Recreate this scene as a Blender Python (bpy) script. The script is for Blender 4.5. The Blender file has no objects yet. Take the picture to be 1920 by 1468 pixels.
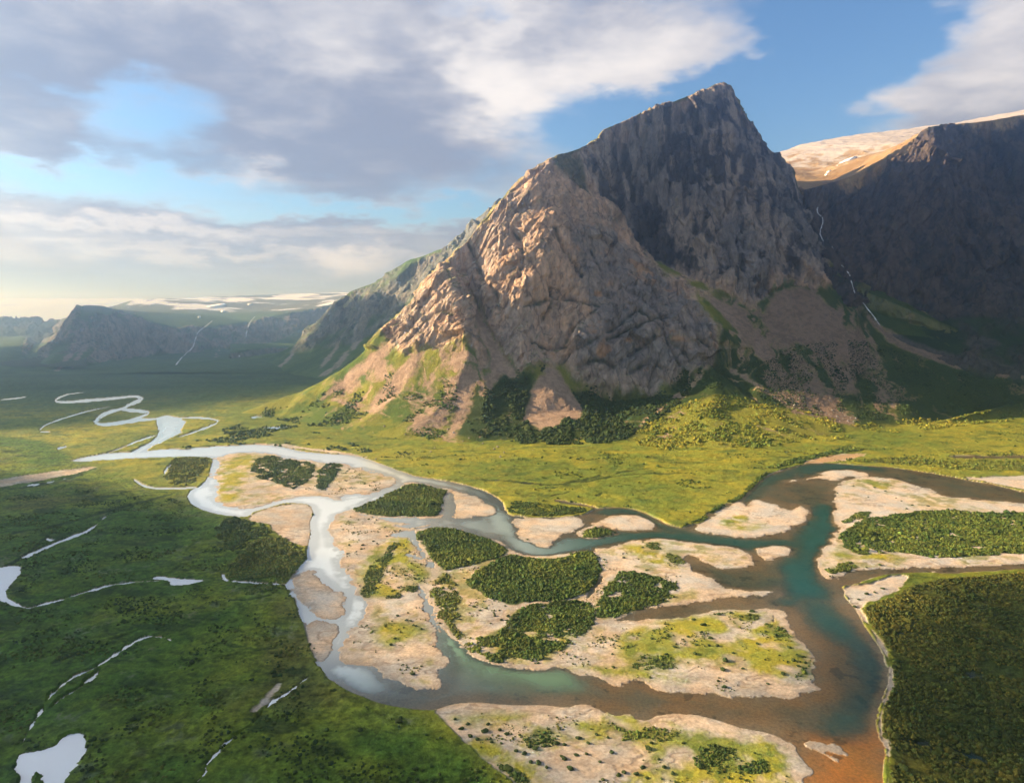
import bpy, bmesh, math, random
import numpy as np
from mathutils import Vector
from mathutils.geometry import delaunay_2d_cdt

random.seed(7)
rng = np.random.default_rng(11)
scene = bpy.context.scene
COL = scene.collection

# ------------------------------------------------------------------ camera maths
W, HH, F = 1920.0, 1468.0, 1280.0
CAMH = 400.0
PITCH = math.atan(149.0 / F)
CP, SP = math.cos(PITCH), math.sin(PITCH)

def ray(px, py):
    u = (px - W / 2) / F
    v = (HH / 2 - py) / F
    return u, CP + v * SP, -SP + v * CP

def at(px, py, Y):
    x, y, z = ray(px, py)
    t = Y / y
    return (x * t, Y, CAMH + z * t)

def floor_z(Y):
    """the valley floor sinks gently towards the far fjord"""
    return -260.0 * (1 - np.exp(-np.maximum(np.asarray(Y, float) - 3600.0, 0) / 5000.0))

def gnd(px, py, z=0.0):
    x, y, zz = ray(px, py)
    a, b = 50.0, 70000.0
    for _ in range(46):
        m = (a + b) / 2
        if CAMH + zz / y * m > z - 260.0 * (1 - math.exp(-max(m - 3600.0, 0) / 5000.0)): a = m
        else: b = m
    return (x * a / y, a, CAMH + zz * a / y)

def P(s):
    return [tuple(float(c) for c in w.split(',')) for w in s.split()]

def smooth_poly(pts, n=2):
    """round the corners of a closed outline (Chaikin)"""
    for _ in range(n):
        out = []
        m = len(pts)
        for i in range(m):
            a, b = pts[i], pts[(i + 1) % m]
            out.append((a[0] * .75 + b[0] * .25, a[1] * .75 + b[1] * .25))
            out.append((a[0] * .25 + b[0] * .75, a[1] * .25 + b[1] * .75))
        pts = out
    return pts

def smooth_line(pts, n=2):
    for _ in range(n):
        out = [pts[0]]
        for a, b in zip(pts[:-1], pts[1:]):
            out.append(tuple(a[k] * .75 + b[k] * .25 for k in range(len(a))))
            out.append(tuple(a[k] * .25 + b[k] * .75 for k in range(len(a))))
        out.append(pts[-1])
        pts = out
    return pts

def wpoly(s, n=1):
    """outline on the valley floor, in metres"""
    pts = P(s) if isinstance(s, str) else s
    pts = smooth_poly(pts, n) if n else pts
    return np.array([gnd(a, b)[:2] for a, b in pts])

def stroke(s, w, w2=None):
    """a narrow channel as an outline; w is its width as it is seen"""
    pts = smooth_line(P(s) if isinstance(s, str) else s, 2)
    m = len(pts)
    L, R = [], []
    for i in range(m):
        a, b = pts[max(i - 1, 0)], pts[min(i + 1, m - 1)]
        dx, dy = b[0] - a[0], b[1] - a[1]
        l = math.hypot(dx, dy) + 1e-6
        t = i / (m - 1)
        ww = w if w2 is None else w * (1 - t) + w2 * t
        ww *= .8 + .6 * abs(math.sin(i * 1.3 + pts[0][0])) * (.5 + .5 * math.sin(i * .37))
        ww *= min(1, .25 + 3.5 * min(t, 1 - t)) if w < 12 else min(1, .1 + 3 * t)
        nx, ny = -dy / l * ww / 2, dx / l * ww / 2
        L.append((pts[i][0] + nx, pts[i][1] + ny))
        R.append((pts[i][0] - nx, pts[i][1] - ny))
    return L + R[::-1]

# ------------------------------------------------------------------ noise
def _hash(ix, iy, iz, seed):
    h = (ix.astype(np.uint32) * np.uint32(374761393) + iy.astype(np.uint32) * np.uint32(668265263)
         + iz.astype(np.uint32) * np.uint32(2147483647) + np.uint32((seed * 1274126177) & 0xffffffff))
    h = (h ^ (h >> np.uint32(13))) * np.uint32(1274126177)
    h = (h ^ (h >> np.uint32(16))) * np.uint32(2246822519)
    return ((h ^ (h >> np.uint32(15))) & np.uint32(0xffffff)).astype(np.float32) / np.float32(0x7fffff) - 1.0

def n2(x, y, seed=0):
    xf, yf = np.floor(x), np.floor(y)
    ix, iy = xf.astype(np.int64), yf.astype(np.int64)
    fx, fy = (x - xf).astype(np.float32), (y - yf).astype(np.float32)
    fx = fx * fx * fx * (fx * (fx * 6 - 15) + 10)
    fy = fy * fy * fy * (fy * (fy * 6 - 15) + 10)
    z = np.zeros_like(ix)
    a, b = _hash(ix, iy, z, seed), _hash(ix + 1, iy, z, seed)
    c, d = _hash(ix, iy + 1, z, seed), _hash(ix + 1, iy + 1, z, seed)
    return (a + (b - a) * fx) * (1 - fy) + (c + (d - c) * fx) * fy

def n3(x, y, z, seed=0):
    xf, yf, zf = np.floor(x), np.floor(y), np.floor(z)
    ix, iy, iz = xf.astype(np.int64), yf.astype(np.int64), zf.astype(np.int64)
    fx, fy, fz = [(a - b).astype(np.float32) for a, b in ((x, xf), (y, yf), (z, zf))]
    fx, fy, fz = [t * t * (3 - 2 * t) for t in (fx, fy, fz)]
    def pl(k):
        a, b = _hash(ix, iy, iz + k, seed), _hash(ix + 1, iy, iz + k, seed)
        c, d = _hash(ix, iy + 1, iz + k, seed), _hash(ix + 1, iy + 1, iz + k, seed)
        return (a + (b - a) * fx) * (1 - fy) + (c + (d - c) * fx) * fy
    p0, p1 = pl(0), pl(1)
    return p0 + (p1 - p0) * fz

def fbm2(x, y, wl, octv=4, seed=0, gain=.5):
    r, a, s = 0, 1.0, 0
    ca, sa = .8, .6
    for o in range(octv):
        r = r + a * n2(x / wl + 13.7 * o, y / wl - 7.1 * o, seed + o)
        s += a
        a *= gain
        wl *= .5
        x, y = x * ca - y * sa, x * sa + y * ca
    return r / s

def fbm3(x, y, z, wl, octv=4, seed=0, gain=.5, ridge=False):
    r, a, s = 0, 1.0, 0
    for o in range(octv):
        v = n3(x / wl + 3.7 * o, y / wl - 7.1 * o, z / wl + 1.3 * o, seed + o)
        if ridge:
            v = 1 - 2 * np.abs(v)
        r = r + a * v
        s += a
        a *= gain
        wl *= .5
        x, y = x * .8 - y * .6, x * .6 + y * .8
    return r / s

def blocks(x, y, z, wl, seed=0):
    """jointed blocks: each cell of a cellular pattern is one tilted, shifted facet"""
    x, y, z = x / wl, y / wl, z / wl
    ix, iy, iz = [np.floor(q).astype(np.int64) for q in (x, y, z)]
    best = np.full(x.shape, 9e9, np.float32)
    val = np.zeros(x.shape, np.float32)
    for a in (-1, 0, 1):
        for b in (-1, 0, 1):
            for c in (-1, 0, 1):
                jx, jy, jz = ix + a, iy + b, iz + c
                h1, h2, h3 = _hash(jx, jy, jz, seed), _hash(jx, jy, jz, seed + 1), _hash(jx, jy, jz, seed + 2)
                dx = (x - jx - .5).astype(np.float32) - h1 * .42
                dy = (y - jy - .5).astype(np.float32) - h2 * .42
                dz = (z - jz - .5).astype(np.float32) - h3 * .42
                d = dx * dx + dy * dy + dz * dz
                m = d < best
                best = np.where(m, d, best)
                val = np.where(m, (h1 * h3 + h2) * .5 + dx * h2 * .9 + dy * h3 * .9 + dz * h1 * .9, val)
    return val

def sstep(a, b, x):
    t = np.clip((x - a) / (b - a), 0, 1)
    return t * t * (3 - 2 * t)

def sdf(X, Y, poly, margin=80.0):
    """signed distance to an outline in plan, positive inside"""
    out = np.full(X.shape, -margin, np.float32)
    x0, y0 = poly.min(0) - margin
    x1, y1 = poly.max(0) + margin
    sel = np.nonzero((X > x0) & (X < x1) & (Y > y0) & (Y < y1))[0]
    if len(sel) == 0:
        return out
    x, y = X[sel].astype(np.float32), Y[sel].astype(np.float32)
    d2 = np.full(x.shape, 1e12, np.float32)
    ins = np.zeros(x.shape, bool)
    m = len(poly)
    for i in range(m):
        ax, ay = poly[i]
        bx, by = poly[(i + 1) % m]
        ex, ey = bx - ax, by - ay
        l2 = ex * ex + ey * ey
        if l2 < 1e-6:
            continue
        px, py = x - np.float32(ax), y - np.float32(ay)
        t = np.clip((px * ex + py * ey) / l2, 0, 1)
        dx, dy = px - t * ex, py - t * ey
        np.minimum(d2, dx * dx + dy * dy, out=d2)
        c = (ay > y) != (by > y)
        if c.any():
            xi = ex * (y - ay) / (ey if abs(ey) > 1e-9 else 1e-9) + ax
            ins ^= c & (x < xi)
    d = np.sqrt(d2)
    out[sel] = np.clip(np.where(ins, d, -d), -margin, 1e6)
    return out

# ------------------------------------------------------------------ node helpers
class NT:
    def __init__(s, nt):
        s.nt = nt
        nt.nodes.clear()
    def n(s, typ, **kw):
        nd = s.nt.nodes.new(typ)
        for k, v in kw.items():
            setattr(nd, k, v)
        return nd
    def put(s, sock, v):
        if v is None:
            return
        if hasattr(v, 'is_output'):
            s.nt.links.new(v, sock)
        else:
            sock.default_value = v
    def m(s, op, a, b=None, c=None, clamp=False):
        nd = s.n('ShaderNodeMath', operation=op, use_clamp=clamp)
        for i, v in enumerate((a, b, c)):
            s.put(nd.inputs[i], v)
        return nd.outputs[0]
    def mix(s, f, a, b, mode='MIX'):
        nd = s.n('ShaderNodeMix', data_type='RGBA', blend_type=mode)
        s.put(nd.inputs[0], f)
        s.put(nd.inputs[6], a)
        s.put(nd.inputs[7], b)
        return nd.outputs[2]
    def noise(s, vec, scale, detail=6, rough=.6, dist=0.0):
        nd = s.n('ShaderNodeTexNoise')
        s.put(nd.inputs['Vector'], vec)
        nd.inputs['Scale'].default_value = scale
        nd.inputs['Detail'].default_value = detail
        nd.inputs['Roughness'].default_value = rough
        nd.inputs['Distortion'].default_value = dist
        return nd.outputs[0]
    def ramp(s, v, a, b, c=0.0, d=1.0):
        nd = s.n('ShaderNodeMapRange', interpolation_type='SMOOTHSTEP')
        for i, q in enumerate((v, a, b, c, d)):
            s.put(nd.inputs[i], q)
        return nd.outputs[0]
    def attr(s, name, out=2):
        return s.n('ShaderNodeAttribute', attribute_name=name).outputs[out]
    def scale_vec(s, vec, sc):
        nd = s.n('ShaderNodeVectorMath', operation='MULTIPLY')
        s.put(nd.inputs[0], vec)
        nd.inputs[1].default_value = sc
        return nd.outputs[0]

def material(name):
    m = bpy.data.materials.new(name)
    m.use_nodes = True
    return m, NT(m.node_tree)

# terrain: land-cover albedo per vertex, broken up by procedural noise
M_land, t = material('terrain')
pos = t.n('ShaderNodeNewGeometry').outputs['Position']
cover = t.attr('cover', 0)
gr = t.attr('tuft')
fine = t.noise(pos, .30, 5, .72)
broad = t.noise(pos, .02, 3, .6)
c1 = t.mix(1.0, cover, t.m('MULTIPLY_ADD', fine, 1.5, .25), 'MULTIPLY')
warm = t.mix(t.ramp(broad, .35, .65), (.90, .98, 1.02, 1), (1.12, 1.02, .86, 1))
c1 = t.mix(1.0, c1, warm, 'MULTIPLY')
bmp = t.n('ShaderNodeBump')
bmp.inputs['Strength'].default_value = .9
bmp.inputs['Distance'].default_value = 1.0
t.put(bmp.inputs['Height'], t.m('MULTIPLY', gr, t.m('MULTIPLY', fine, 3.4)))
bs = t.n('ShaderNodeBsdfPrincipled')
t.put(bs.inputs['Base Color'], c1)
bs.inputs['Roughness'].default_value = .92
bs.inputs['Specular IOR Level'].default_value = .1
t.put(bs.inputs['Normal'], bmp.outputs[0])
out = t.n('ShaderNodeOutputMaterial')
t.put(out.inputs[0], bs.outputs[0])

# mountain sides: the same cover, with jointed rock where the slope is rock
M_rock, t = material('mountain_side')
pos = t.n('ShaderNodeNewGeometry').outputs['Position']
cover = t.attr('cover', 0)
rk = t.attr('rock')
gr = t.attr('tuft')
fine = t.noise(pos, .2, 5, .7)
posr = t.scale_vec(pos, (1, 1, .4))
wn = t.n('ShaderNodeTexNoise')
t.put(wn.inputs['Vector'], posr)
wn.inputs['Scale'].default_value = .022
wn.inputs['Detail'].default_value = 3
wv = t.n('ShaderNodeVectorMath', operation='SCALE')
t.put(wv.inputs[0], wn.outputs['Color'])
wv.inputs['Scale'].default_value = 60
wob = t.n('ShaderNodeVectorMath', operation='ADD')
t.put(wob.inputs[0], posr)
t.put(wob.inputs[1], wv.outputs[0])
vor = t.n('ShaderNodeTexVoronoi', feature='DISTANCE_TO_EDGE')
t.put(vor.inputs['Vector'], wob.outputs[0])
vor.inputs['Scale'].default_value = .011
crack = t.m('MAXIMUM', t.ramp(vor.outputs['Distance'], 0.0, .045), t.ramp(t.noise(posr, .012, 2, .5), .5, .56))
rn0 = t.noise(posr, .04, 6, .74, .4)
rgd = t.n('ShaderNodeTexNoise', noise_type='RIDGED_MULTIFRACTAL', normalize=True)
t.put(rgd.inputs['Vector'], wob.outputs[0])
rgd.inputs['Scale'].default_value = .03
rgd.inputs['Detail'].default_value = 5
rgd.inputs['Roughness'].default_value = .62
rn = t.m('MULTIPLY_ADD', rgd.outputs[0], .55, t.m('MULTIPLY', rn0, .55))
c1 = t.mix(1.0, cover, t.m('MULTIPLY_ADD', fine, 1.5, .25), 'MULTIPLY')
kr = t.m('MULTIPLY', t.m('MULTIPLY_ADD', rn0, 2.6, -.28), t.m('MULTIPLY_ADD', crack, .45, .55))
c2 = t.mix(1.0, cover, kr, 'MULTIPLY')
bmp = t.n('ShaderNodeBump')
bmp.inputs['Strength'].default_value = 1.0
bmp.inputs['Distance'].default_value = 1.0
hr = t.m('MULTIPLY', rk, t.m('MULTIPLY_ADD', rn, 26.0, t.m('MULTIPLY', crack, 2.0)))
t.put(bmp.inputs['Height'], t.m('MULTIPLY_ADD', gr, t.m('MULTIPLY', fine, 4.0), hr))
bs = t.n('ShaderNodeBsdfPrincipled')
t.put(bs.inputs['Base Color'], t.mix(rk, c1, c2))
bs.inputs['Roughness'].default_value = .92
bs.inputs['Specular IOR Level'].default_value = .1
t.put(bs.inputs['Normal'], bmp.outputs[0])
out = t.n('ShaderNodeOutputMaterial')
t.put(out.inputs[0], bs.outputs[0])

# water: sky reflection over body coloured by silt and painted glare over a visible bed
M_water, t = material('water')
pos = t.n('ShaderNodeNewGeometry').outputs['Position']
bmp = t.n('ShaderNodeBump')
bmp.inputs['Strength'].default_value = .35
bmp.inputs['Distance'].default_value = .12
t.put(bmp.inputs['Height'], t.noise(t.scale_vec(pos, (1, .6, 1)), .5, 3, .6))
tr = t.n('ShaderNodeBsdfTransparent')
t.put(tr.inputs[0], t.attr('tint', 0))
df = t.n('ShaderNodeBsdfDiffuse')
t.put(df.inputs[0], t.attr('body', 0))
mx = t.n('ShaderNodeMixShader')
t.put(mx.inputs[0], t.attr('murk'))
t.put(mx.inputs[1], tr.outputs[0])
t.put(mx.inputs[2], df.outputs[0])
gl = t.n('ShaderNodeBsdfGlossy')
gl.inputs['Roughness'].default_value = .12
t.put(gl.inputs['Normal'], bmp.outputs[0])
fr = t.n('ShaderNodeFresnel')
fr.inputs[0].default_value = 1.34
mx2 = t.n('ShaderNodeMixShader')
t.put(mx2.inputs[0], t.m('MULTIPLY', fr.outputs[0], t.attr('shine'), clamp=True))
t.put(mx2.inputs[1], mx.outputs[0])
t.put(mx2.inputs[2], gl.outputs[0])
out = t.n('ShaderNodeOutputMaterial')
t.put(out.inputs[0], mx2.outputs[0])

# foliage
M_leaf, t = material('foliage')
pos = t.n('ShaderNodeNewGeometry').outputs['Position']
cover = t.attr('cover', 0)
nz = t.noise(pos, .9, 3, .6)
bs = t.n('ShaderNodeBsdfPrincipled')
t.put(bs.inputs['Base Color'], t.mix(1.0, cover, t.m('MULTIPLY_ADD', nz, 1.4, .3), 'MULTIPLY'))
bs.inputs['Roughness'].default_value = .8
bs.inputs['Specular IOR Level'].default_value = .2
tl = t.n('ShaderNodeBsdfTranslucent')
t.put(tl.inputs[0], cover)
mx = t.n('ShaderNodeMixShader')
mx.inputs[0].default_value = .25
t.put(mx.inputs[1], bs.outputs[0])
t.put(mx.inputs[2], tl.outputs[0])
out = t.n('ShaderNodeOutputMaterial')
t.put(out.inputs[0], mx.outputs[0])

def plain(name, col, rough=.8, nscale=.5, amp=.5):
    m, t = material(name)
    pos = t.n('ShaderNodeNewGeometry').outputs['Position']
    bs = t.n('ShaderNodeBsdfPrincipled')
    nz = t.noise(pos, nscale, 5, .65)
    t.put(bs.inputs['Base Color'], t.mix(1.0, (*col, 1), t.m('MULTIPLY_ADD', nz, 2 * amp, 1 - amp), 'MULTIPLY'))
    bs.inputs['Roughness'].default_value = rough
    bm = t.n('ShaderNodeBump')
    bm.inputs['Strength'].default_value = .6
    t.put(bm.inputs['Height'], nz)
    t.put(bs.inputs['Normal'], bm.outputs[0])
    out = t.n('ShaderNodeOutputMaterial')
    t.put(out.inputs[0], bs.outputs[0])
    return m

M_snow = plain('old_snow', (.82, .84, .86), .7, .05, .15)
M_fall = plain('white_water', (.75, .78, .82), .5, .3, .3)
M_boulder = plain('boulder_stone', (.26, .22, .19), .9, .7, .5)

# ------------------------------------------------------------------ mesh helpers
def tag(o, label=None, cat=None, kind=None, group=None):
    if label: o['label'] = label
    if cat: o['category'] = cat
    if kind: o['kind'] = kind
    if group: o['group'] = group
    return o

def mesh_np(name, V, Fc, mat, attrs=(), normals=None, smooth=True):
    """V (n,3), Fc (m,3|4); attrs: (name, 'F'|'C', array)"""
    me = bpy.data.meshes.new(name)
    n, m, k = len(V), len(Fc), Fc.shape[1]
    me.vertices.add(n)
    me.vertices.foreach_set('co', np.ascontiguousarray(V, np.float32).ravel())
    me.loops.add(m * k)
    me.loops.foreach_set('vertex_index', np.ascontiguousarray(Fc, np.int32).ravel())
    me.polygons.add(m)
    me.polygons.foreach_set('loop_start', np.arange(0, m * k, k, dtype=np.int32))
    me.polygons.foreach_set('loop_total', np.full(m, k, np.int32))
    me.update(calc_edges=True)
    me.polygons.foreach_set('use_smooth', np.full(m, smooth, bool))
    for nm, ty, arr in attrs:
        if ty == 'F':
            a = me.attributes.new(nm, 'FLOAT', 'POINT')
            a.data.foreach_set('value', np.ascontiguousarray(arr, np.float32))
        else:
            a = me.attributes.new(nm, 'FLOAT_COLOR', 'POINT')
            c = np.ones((n, 4), np.float32)
            c[:, :3] = arr
            a.data.foreach_set('color', c.ravel())
    me.materials.append(mat)
    if normals is not None:
        me.normals_split_custom_set_from_vertices(normals.astype(float).tolist())
    me.validate(clean_customdata=False)
    o = bpy.data.objects.new(name, me)
    COL.objects.link(o)
    return o

def sub_mesh(name, V, Fc, mat, attrs, normals=None):
    used = np.unique(Fc)
    remap = np.full(len(V), -1, np.int64)
    remap[used] = np.arange(len(used))
    return mesh_np(name, V[used], remap[Fc], mat, [(a, b, c[used]) for a, b, c in attrs],
                   None if normals is None else normals[used])

def grid_faces(r, c):
    i = np.arange(r * c).reshape(r, c)
    return np.stack([i[:-1, :-1], i[:-1, 1:], i[1:, 1:], i[1:, :-1]], -1).reshape(-1, 4)

def grid_normals(Pg):
    dx = np.gradient(Pg, axis=1)
    dy = np.gradient(Pg, axis=0)
    n = np.cross(dx, dy)
    n /= np.linalg.norm(n, axis=-1, keepdims=True) + 1e-9
    if n[..., 2].mean() < 0:
        n = -n
    return n
# ================================================================== THE VALLEY FLOOR
W_MAIN = "127,863 213,847 300,847 367,843 433,835 467,833 520,835 550,843 580,848 640,852 673,855 707,867 750,883 783,894 827,900 853,904 887,913 917,923 937,937 947,947 950,967 1007,972 1057,969 1090,967 1107,958 1120,953 1160,950 1200,957 1233,973 1257,985 1280,990 1300,987 1323,977 1333,963 1363,948 1390,937 1395,930 1413,913 1427,900 1443,888 1470,880 1507,870 1533,868 1570,868 1613,873 1663,875 1713,882 1763,890 1803,898 1847,905 1880,912 1920,923 2060,945 2060,1060 1920,1068 1830,1072 1780,1075 1720,1073 1680,1077 1657,1078 1630,1087 1600,1097 1577,1098 1582,1107 1583,1117 1600,1137 1610,1150 1617,1167 1633,1190 1653,1217 1663,1243 1667,1263 1665,1283 1657,1307 1645,1337 1642,1357 1645,1380 1657,1397 1660,1413 1657,1447 1653,1468 1650,1540 1507,1540 1507,1468 1500,1457 1510,1455 1527,1450 1513,1433 1497,1413 1487,1400 1467,1385 1447,1375 1413,1368 1373,1360 1337,1347 1300,1338 1280,1338 1250,1338 1230,1343 1213,1352 1193,1348 1187,1338 1173,1337 1160,1340 1150,1338 1140,1332 1130,1335 1120,1327 1107,1322 1087,1320 1063,1328 1033,1323 1007,1322 960,1322 933,1320 897,1317 857,1318 827,1327 810,1332 773,1329 723,1322 673,1305 640,1290 617,1273 600,1250 587,1230 578,1210 573,1187 567,1167 560,1147 553,1127 547,1113 533,1098 537,1093 547,1080 563,1060 575,1047 575,1033 580,1013 582,997 580,980 582,977 590,960 583,947 550,942 517,947 477,958 467,967 457,971 417,967 383,958 360,947 350,932 352,927 358,918 375,912 387,900 392,890 395,880 396,870 399,857 367,857 300,857 200,863 150,867"
# bars and islands standing in the river: name, outline
LAND = [
 ("upper", "408,860 433,850 483,848 520,855 567,863 600,865 640,870 673,877 707,887 737,897 743,907 727,917 700,927 660,932 632,938 610,932 577,928 533,937 500,947 480,954 443,952 415,944 403,936 400,927 407,918 411,905 408,893 410,880"),
 ("willow_isle", "655,953 690,940 740,917 763,905 787,905 813,913 840,917 843,922 837,930 830,947 830,963 820,972 773,971 707,970 673,963"),
 ("bend", "847,922 867,922 887,928 907,940 920,953 920,962 907,967 887,967 868,975 852,972 850,963 857,952 850,942 843,932"),
 ("braid", "640,963 656,957 672,963 707,972 740,979 775,981 765,984 735,985 760,990 812,980 812,986 780,993 765,1000 778,1008 790,1035 812,1070 822,1085 790,1093 800,1123 813,1150 820,1180 835,1213 850,1228 838,1247 820,1260 830,1287 800,1291 767,1283 730,1273 712,1253 697,1248 660,1247 643,1243 640,1233 647,1210 660,1187 677,1167 687,1153 692,1133 683,1120 673,1110 660,1090 650,1073 640,1057 633,1025 623,1000 615,990 622,978 630,965"),
 ("centre", "773,995 790,990 830,988 843,990 873,997 920,1007 943,1020 960,1032 990,1040 1020,1043 1060,1037 1100,1033 1115,1035 1120,1027 1160,1022 1190,1015 1220,1010 1260,1015 1313,1020 1347,1025 1377,1028 1393,1033 1410,1045 1418,1053 1407,1060 1380,1064 1347,1063 1313,1048 1287,1040 1290,1052 1307,1068 1325,1080 1347,1097 1373,1107 1413,1108 1460,1110 1453,1116 1413,1118 1370,1127 1320,1133 1290,1138 1240,1144 1207,1149 1157,1160 1130,1168 1200,1162 1280,1157 1330,1148 1413,1143 1427,1142 1440,1143 1450,1160 1453,1167 1455,1147 1463,1145 1473,1157 1483,1177 1493,1193 1507,1210 1517,1223 1528,1240 1527,1263 1525,1283 1540,1293 1520,1298 1500,1303 1477,1308 1440,1307 1413,1310 1380,1305 1340,1303 1313,1300 1280,1298 1257,1298 1237,1290 1213,1277 1190,1273 1173,1280 1170,1275 1163,1273 1160,1285 1133,1278 1120,1267 1087,1260 1073,1250 1047,1247 1037,1247 1000,1253 957,1250 923,1243 893,1233 867,1213 847,1193 833,1177 813,1150 800,1123 790,1100 785,1093 822,1085 812,1067 798,1042 785,1020 775,1005"),
 ("spit", "1418,1031 1447,1025 1485,1027 1475,1035 1450,1052 1428,1050"),
 ("north_bank", "955,970 1007,973 1060,971 1087,972 1088,980 1073,993 1040,1010 1033,1025 1020,1027 990,1017 970,1003 962,987"),
 ("shrub_islet", "1085,1000 1107,990 1133,990 1160,995 1160,1002 1133,1008 1097,1010"),
 ("slim", "1112,987 1140,970 1173,963 1203,967 1213,980 1223,990 1207,995 1173,998 1153,995 1133,988"),
 ("meadow_side", "1290,990 1327,977 1337,963 1363,948 1390,938 1400,950 1402,945 1413,935 1437,940 1467,948 1480,960 1493,957 1497,947 1510,957 1513,967 1493,987 1470,1003 1440,1005 1407,1008 1370,1007 1330,1000"),
 ("hook", "1477,903 1520,894 1540,893 1547,883 1570,881 1600,882 1633,891 1617,893 1590,893 1560,902 1547,897 1513,899 1487,904"),
 ("peninsula", "2060,962 1920,943 1847,937 1800,933 1763,928 1747,918 1713,912 1680,900 1640,894 1613,895 1593,897 1577,907 1568,920 1562,927 1563,940 1570,953 1568,963 1572,980 1570,997 1567,1010 1547,1028 1537,1040 1536,1060 1538,1073 1547,1085 1557,1087 1573,1080 1597,1070 1607,1065 1630,1068 1663,1065 1713,1063 1767,1067 1813,1062 1847,1060 1920,1057 2060,1049"),
 ("left_bank", "547,1080 587,1068 592,1085 610,1097 640,1113 642,1147 633,1160 607,1160 587,1157 567,1130 555,1115"),
 ("lower_left", "587,1160 610,1167 627,1173 620,1200 613,1220 603,1247 587,1227 577,1197"),
 ("shoal", "1512,1394 1530,1395 1560,1400 1575,1397 1583,1412 1575,1412 1555,1406 1545,1404 1555,1417 1580,1425 1570,1430 1552,1422 1535,1406 1518,1400"),
]
# sand and gravel outside the river outline
SAND = [
 ("left_shore", "463,975 480,962 517,950 560,944 583,950 588,960 582,977 582,1000 578,1015 573,1027 545,1015 520,1005 510,998 505,985 485,980"),
 ("far_right", "1803,897 1847,895 1920,893 2060,893 2060,942 1920,920 1880,911 1847,904"),
 ("orange_beach", "1500,870 1533,858 1597,850 1633,852 1580,865 1533,868"),
 ("south", "805,1333 830,1350 853,1377 880,1400 907,1427 940,1453 967,1470 1010,1540 1530,1540 1550,1440 1490,1372 1300,1322 1000,1312 850,1312"),
 ("creek_mouth", "1578,1105 1590,1095 1610,1098 1640,1088 1680,1078 1705,1080 1705,1090 1690,1105 1670,1115 1650,1125 1630,1130 1612,1142 1603,1138"),
 ("right_strip", stroke("1603,1138 1620,1160 1640,1190 1660,1220 1670,1250 1670,1285 1660,1315 1650,1345 1651,1375 1664,1400 1667,1420 1664,1470 1664,1540", 11)),
 ("grey_patch", "0,900 67,888 133,880 187,873 150,887 83,900 0,915 -60,922 -60,906"),
 ("bog_patch", "467,1340 480,1320 510,1293 523,1282 527,1288 510,1307 500,1320 480,1337"),
 ("gravel_line", stroke("433,836 520,833 570,842 640,850 690,858", 4)),
]
W_EXTRA = [  # further river reaches, upstream braids and creeks joining the river
 "293,783 313,778 333,782 350,790 343,800 338,813 313,825 287,837 267,850 240,850 260,840 283,828 293,820 297,807 293,793",
 stroke("267,849 360,846 433,838", 9),
 stroke("157,736 127,739 107,747 103,753 123,755 167,751 213,747 247,743 267,745 263,751 243,758 230,767 213,772", 3.4, 8),
 stroke("235,764 197,775 176,790 187,797 213,795 253,788 300,785", 7),
 stroke("225,768 253,770 283,773 268,780 247,787", 6),
 stroke("330,784 377,783 400,786 411,790 400,797 377,806 335,820", 3.6),
 stroke("297,815 260,826 233,838 200,850", 3),
 stroke("92,810 74,809 77,802 93,793 127,782 167,770 207,763", 4, 2),
 stroke("0,750 30,747 50,744", 2.5),
 stroke("250,898 263,908 283,916 333,916 368,914", 4.5),
 stroke("308,889 311,880 324,869", 4),
 stroke("733,1004 755,1001 773,1000 779,1018 789,1033 800,1047 808,1062 818,1080", 5, 13),
 stroke("762,1041 780,1044 798,1050", 4, 6),
 stroke("784,1096 795,1118 806,1148 820,1180 837,1215 850,1240", 7, 18),
 stroke("637,935 660,932 700,928 732,917 752,902 770,893", 8),
 stroke("640,953 668,950 700,936 745,912", 7),
 stroke("1131,1081 1112,1105 1100,1125", 5),
 stroke("1145,1165 1190,1152 1240,1148 1330,1135 1420,1122 1475,1118", 15, 22),
 stroke("1780,856 1840,858 1920,856 1980,858", 5),
 stroke("1040,938 1070,944 1105,949 1125,955", 4, 7),
]
W_CUTS = 11     # entries from here on are cut through the bars
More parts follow.
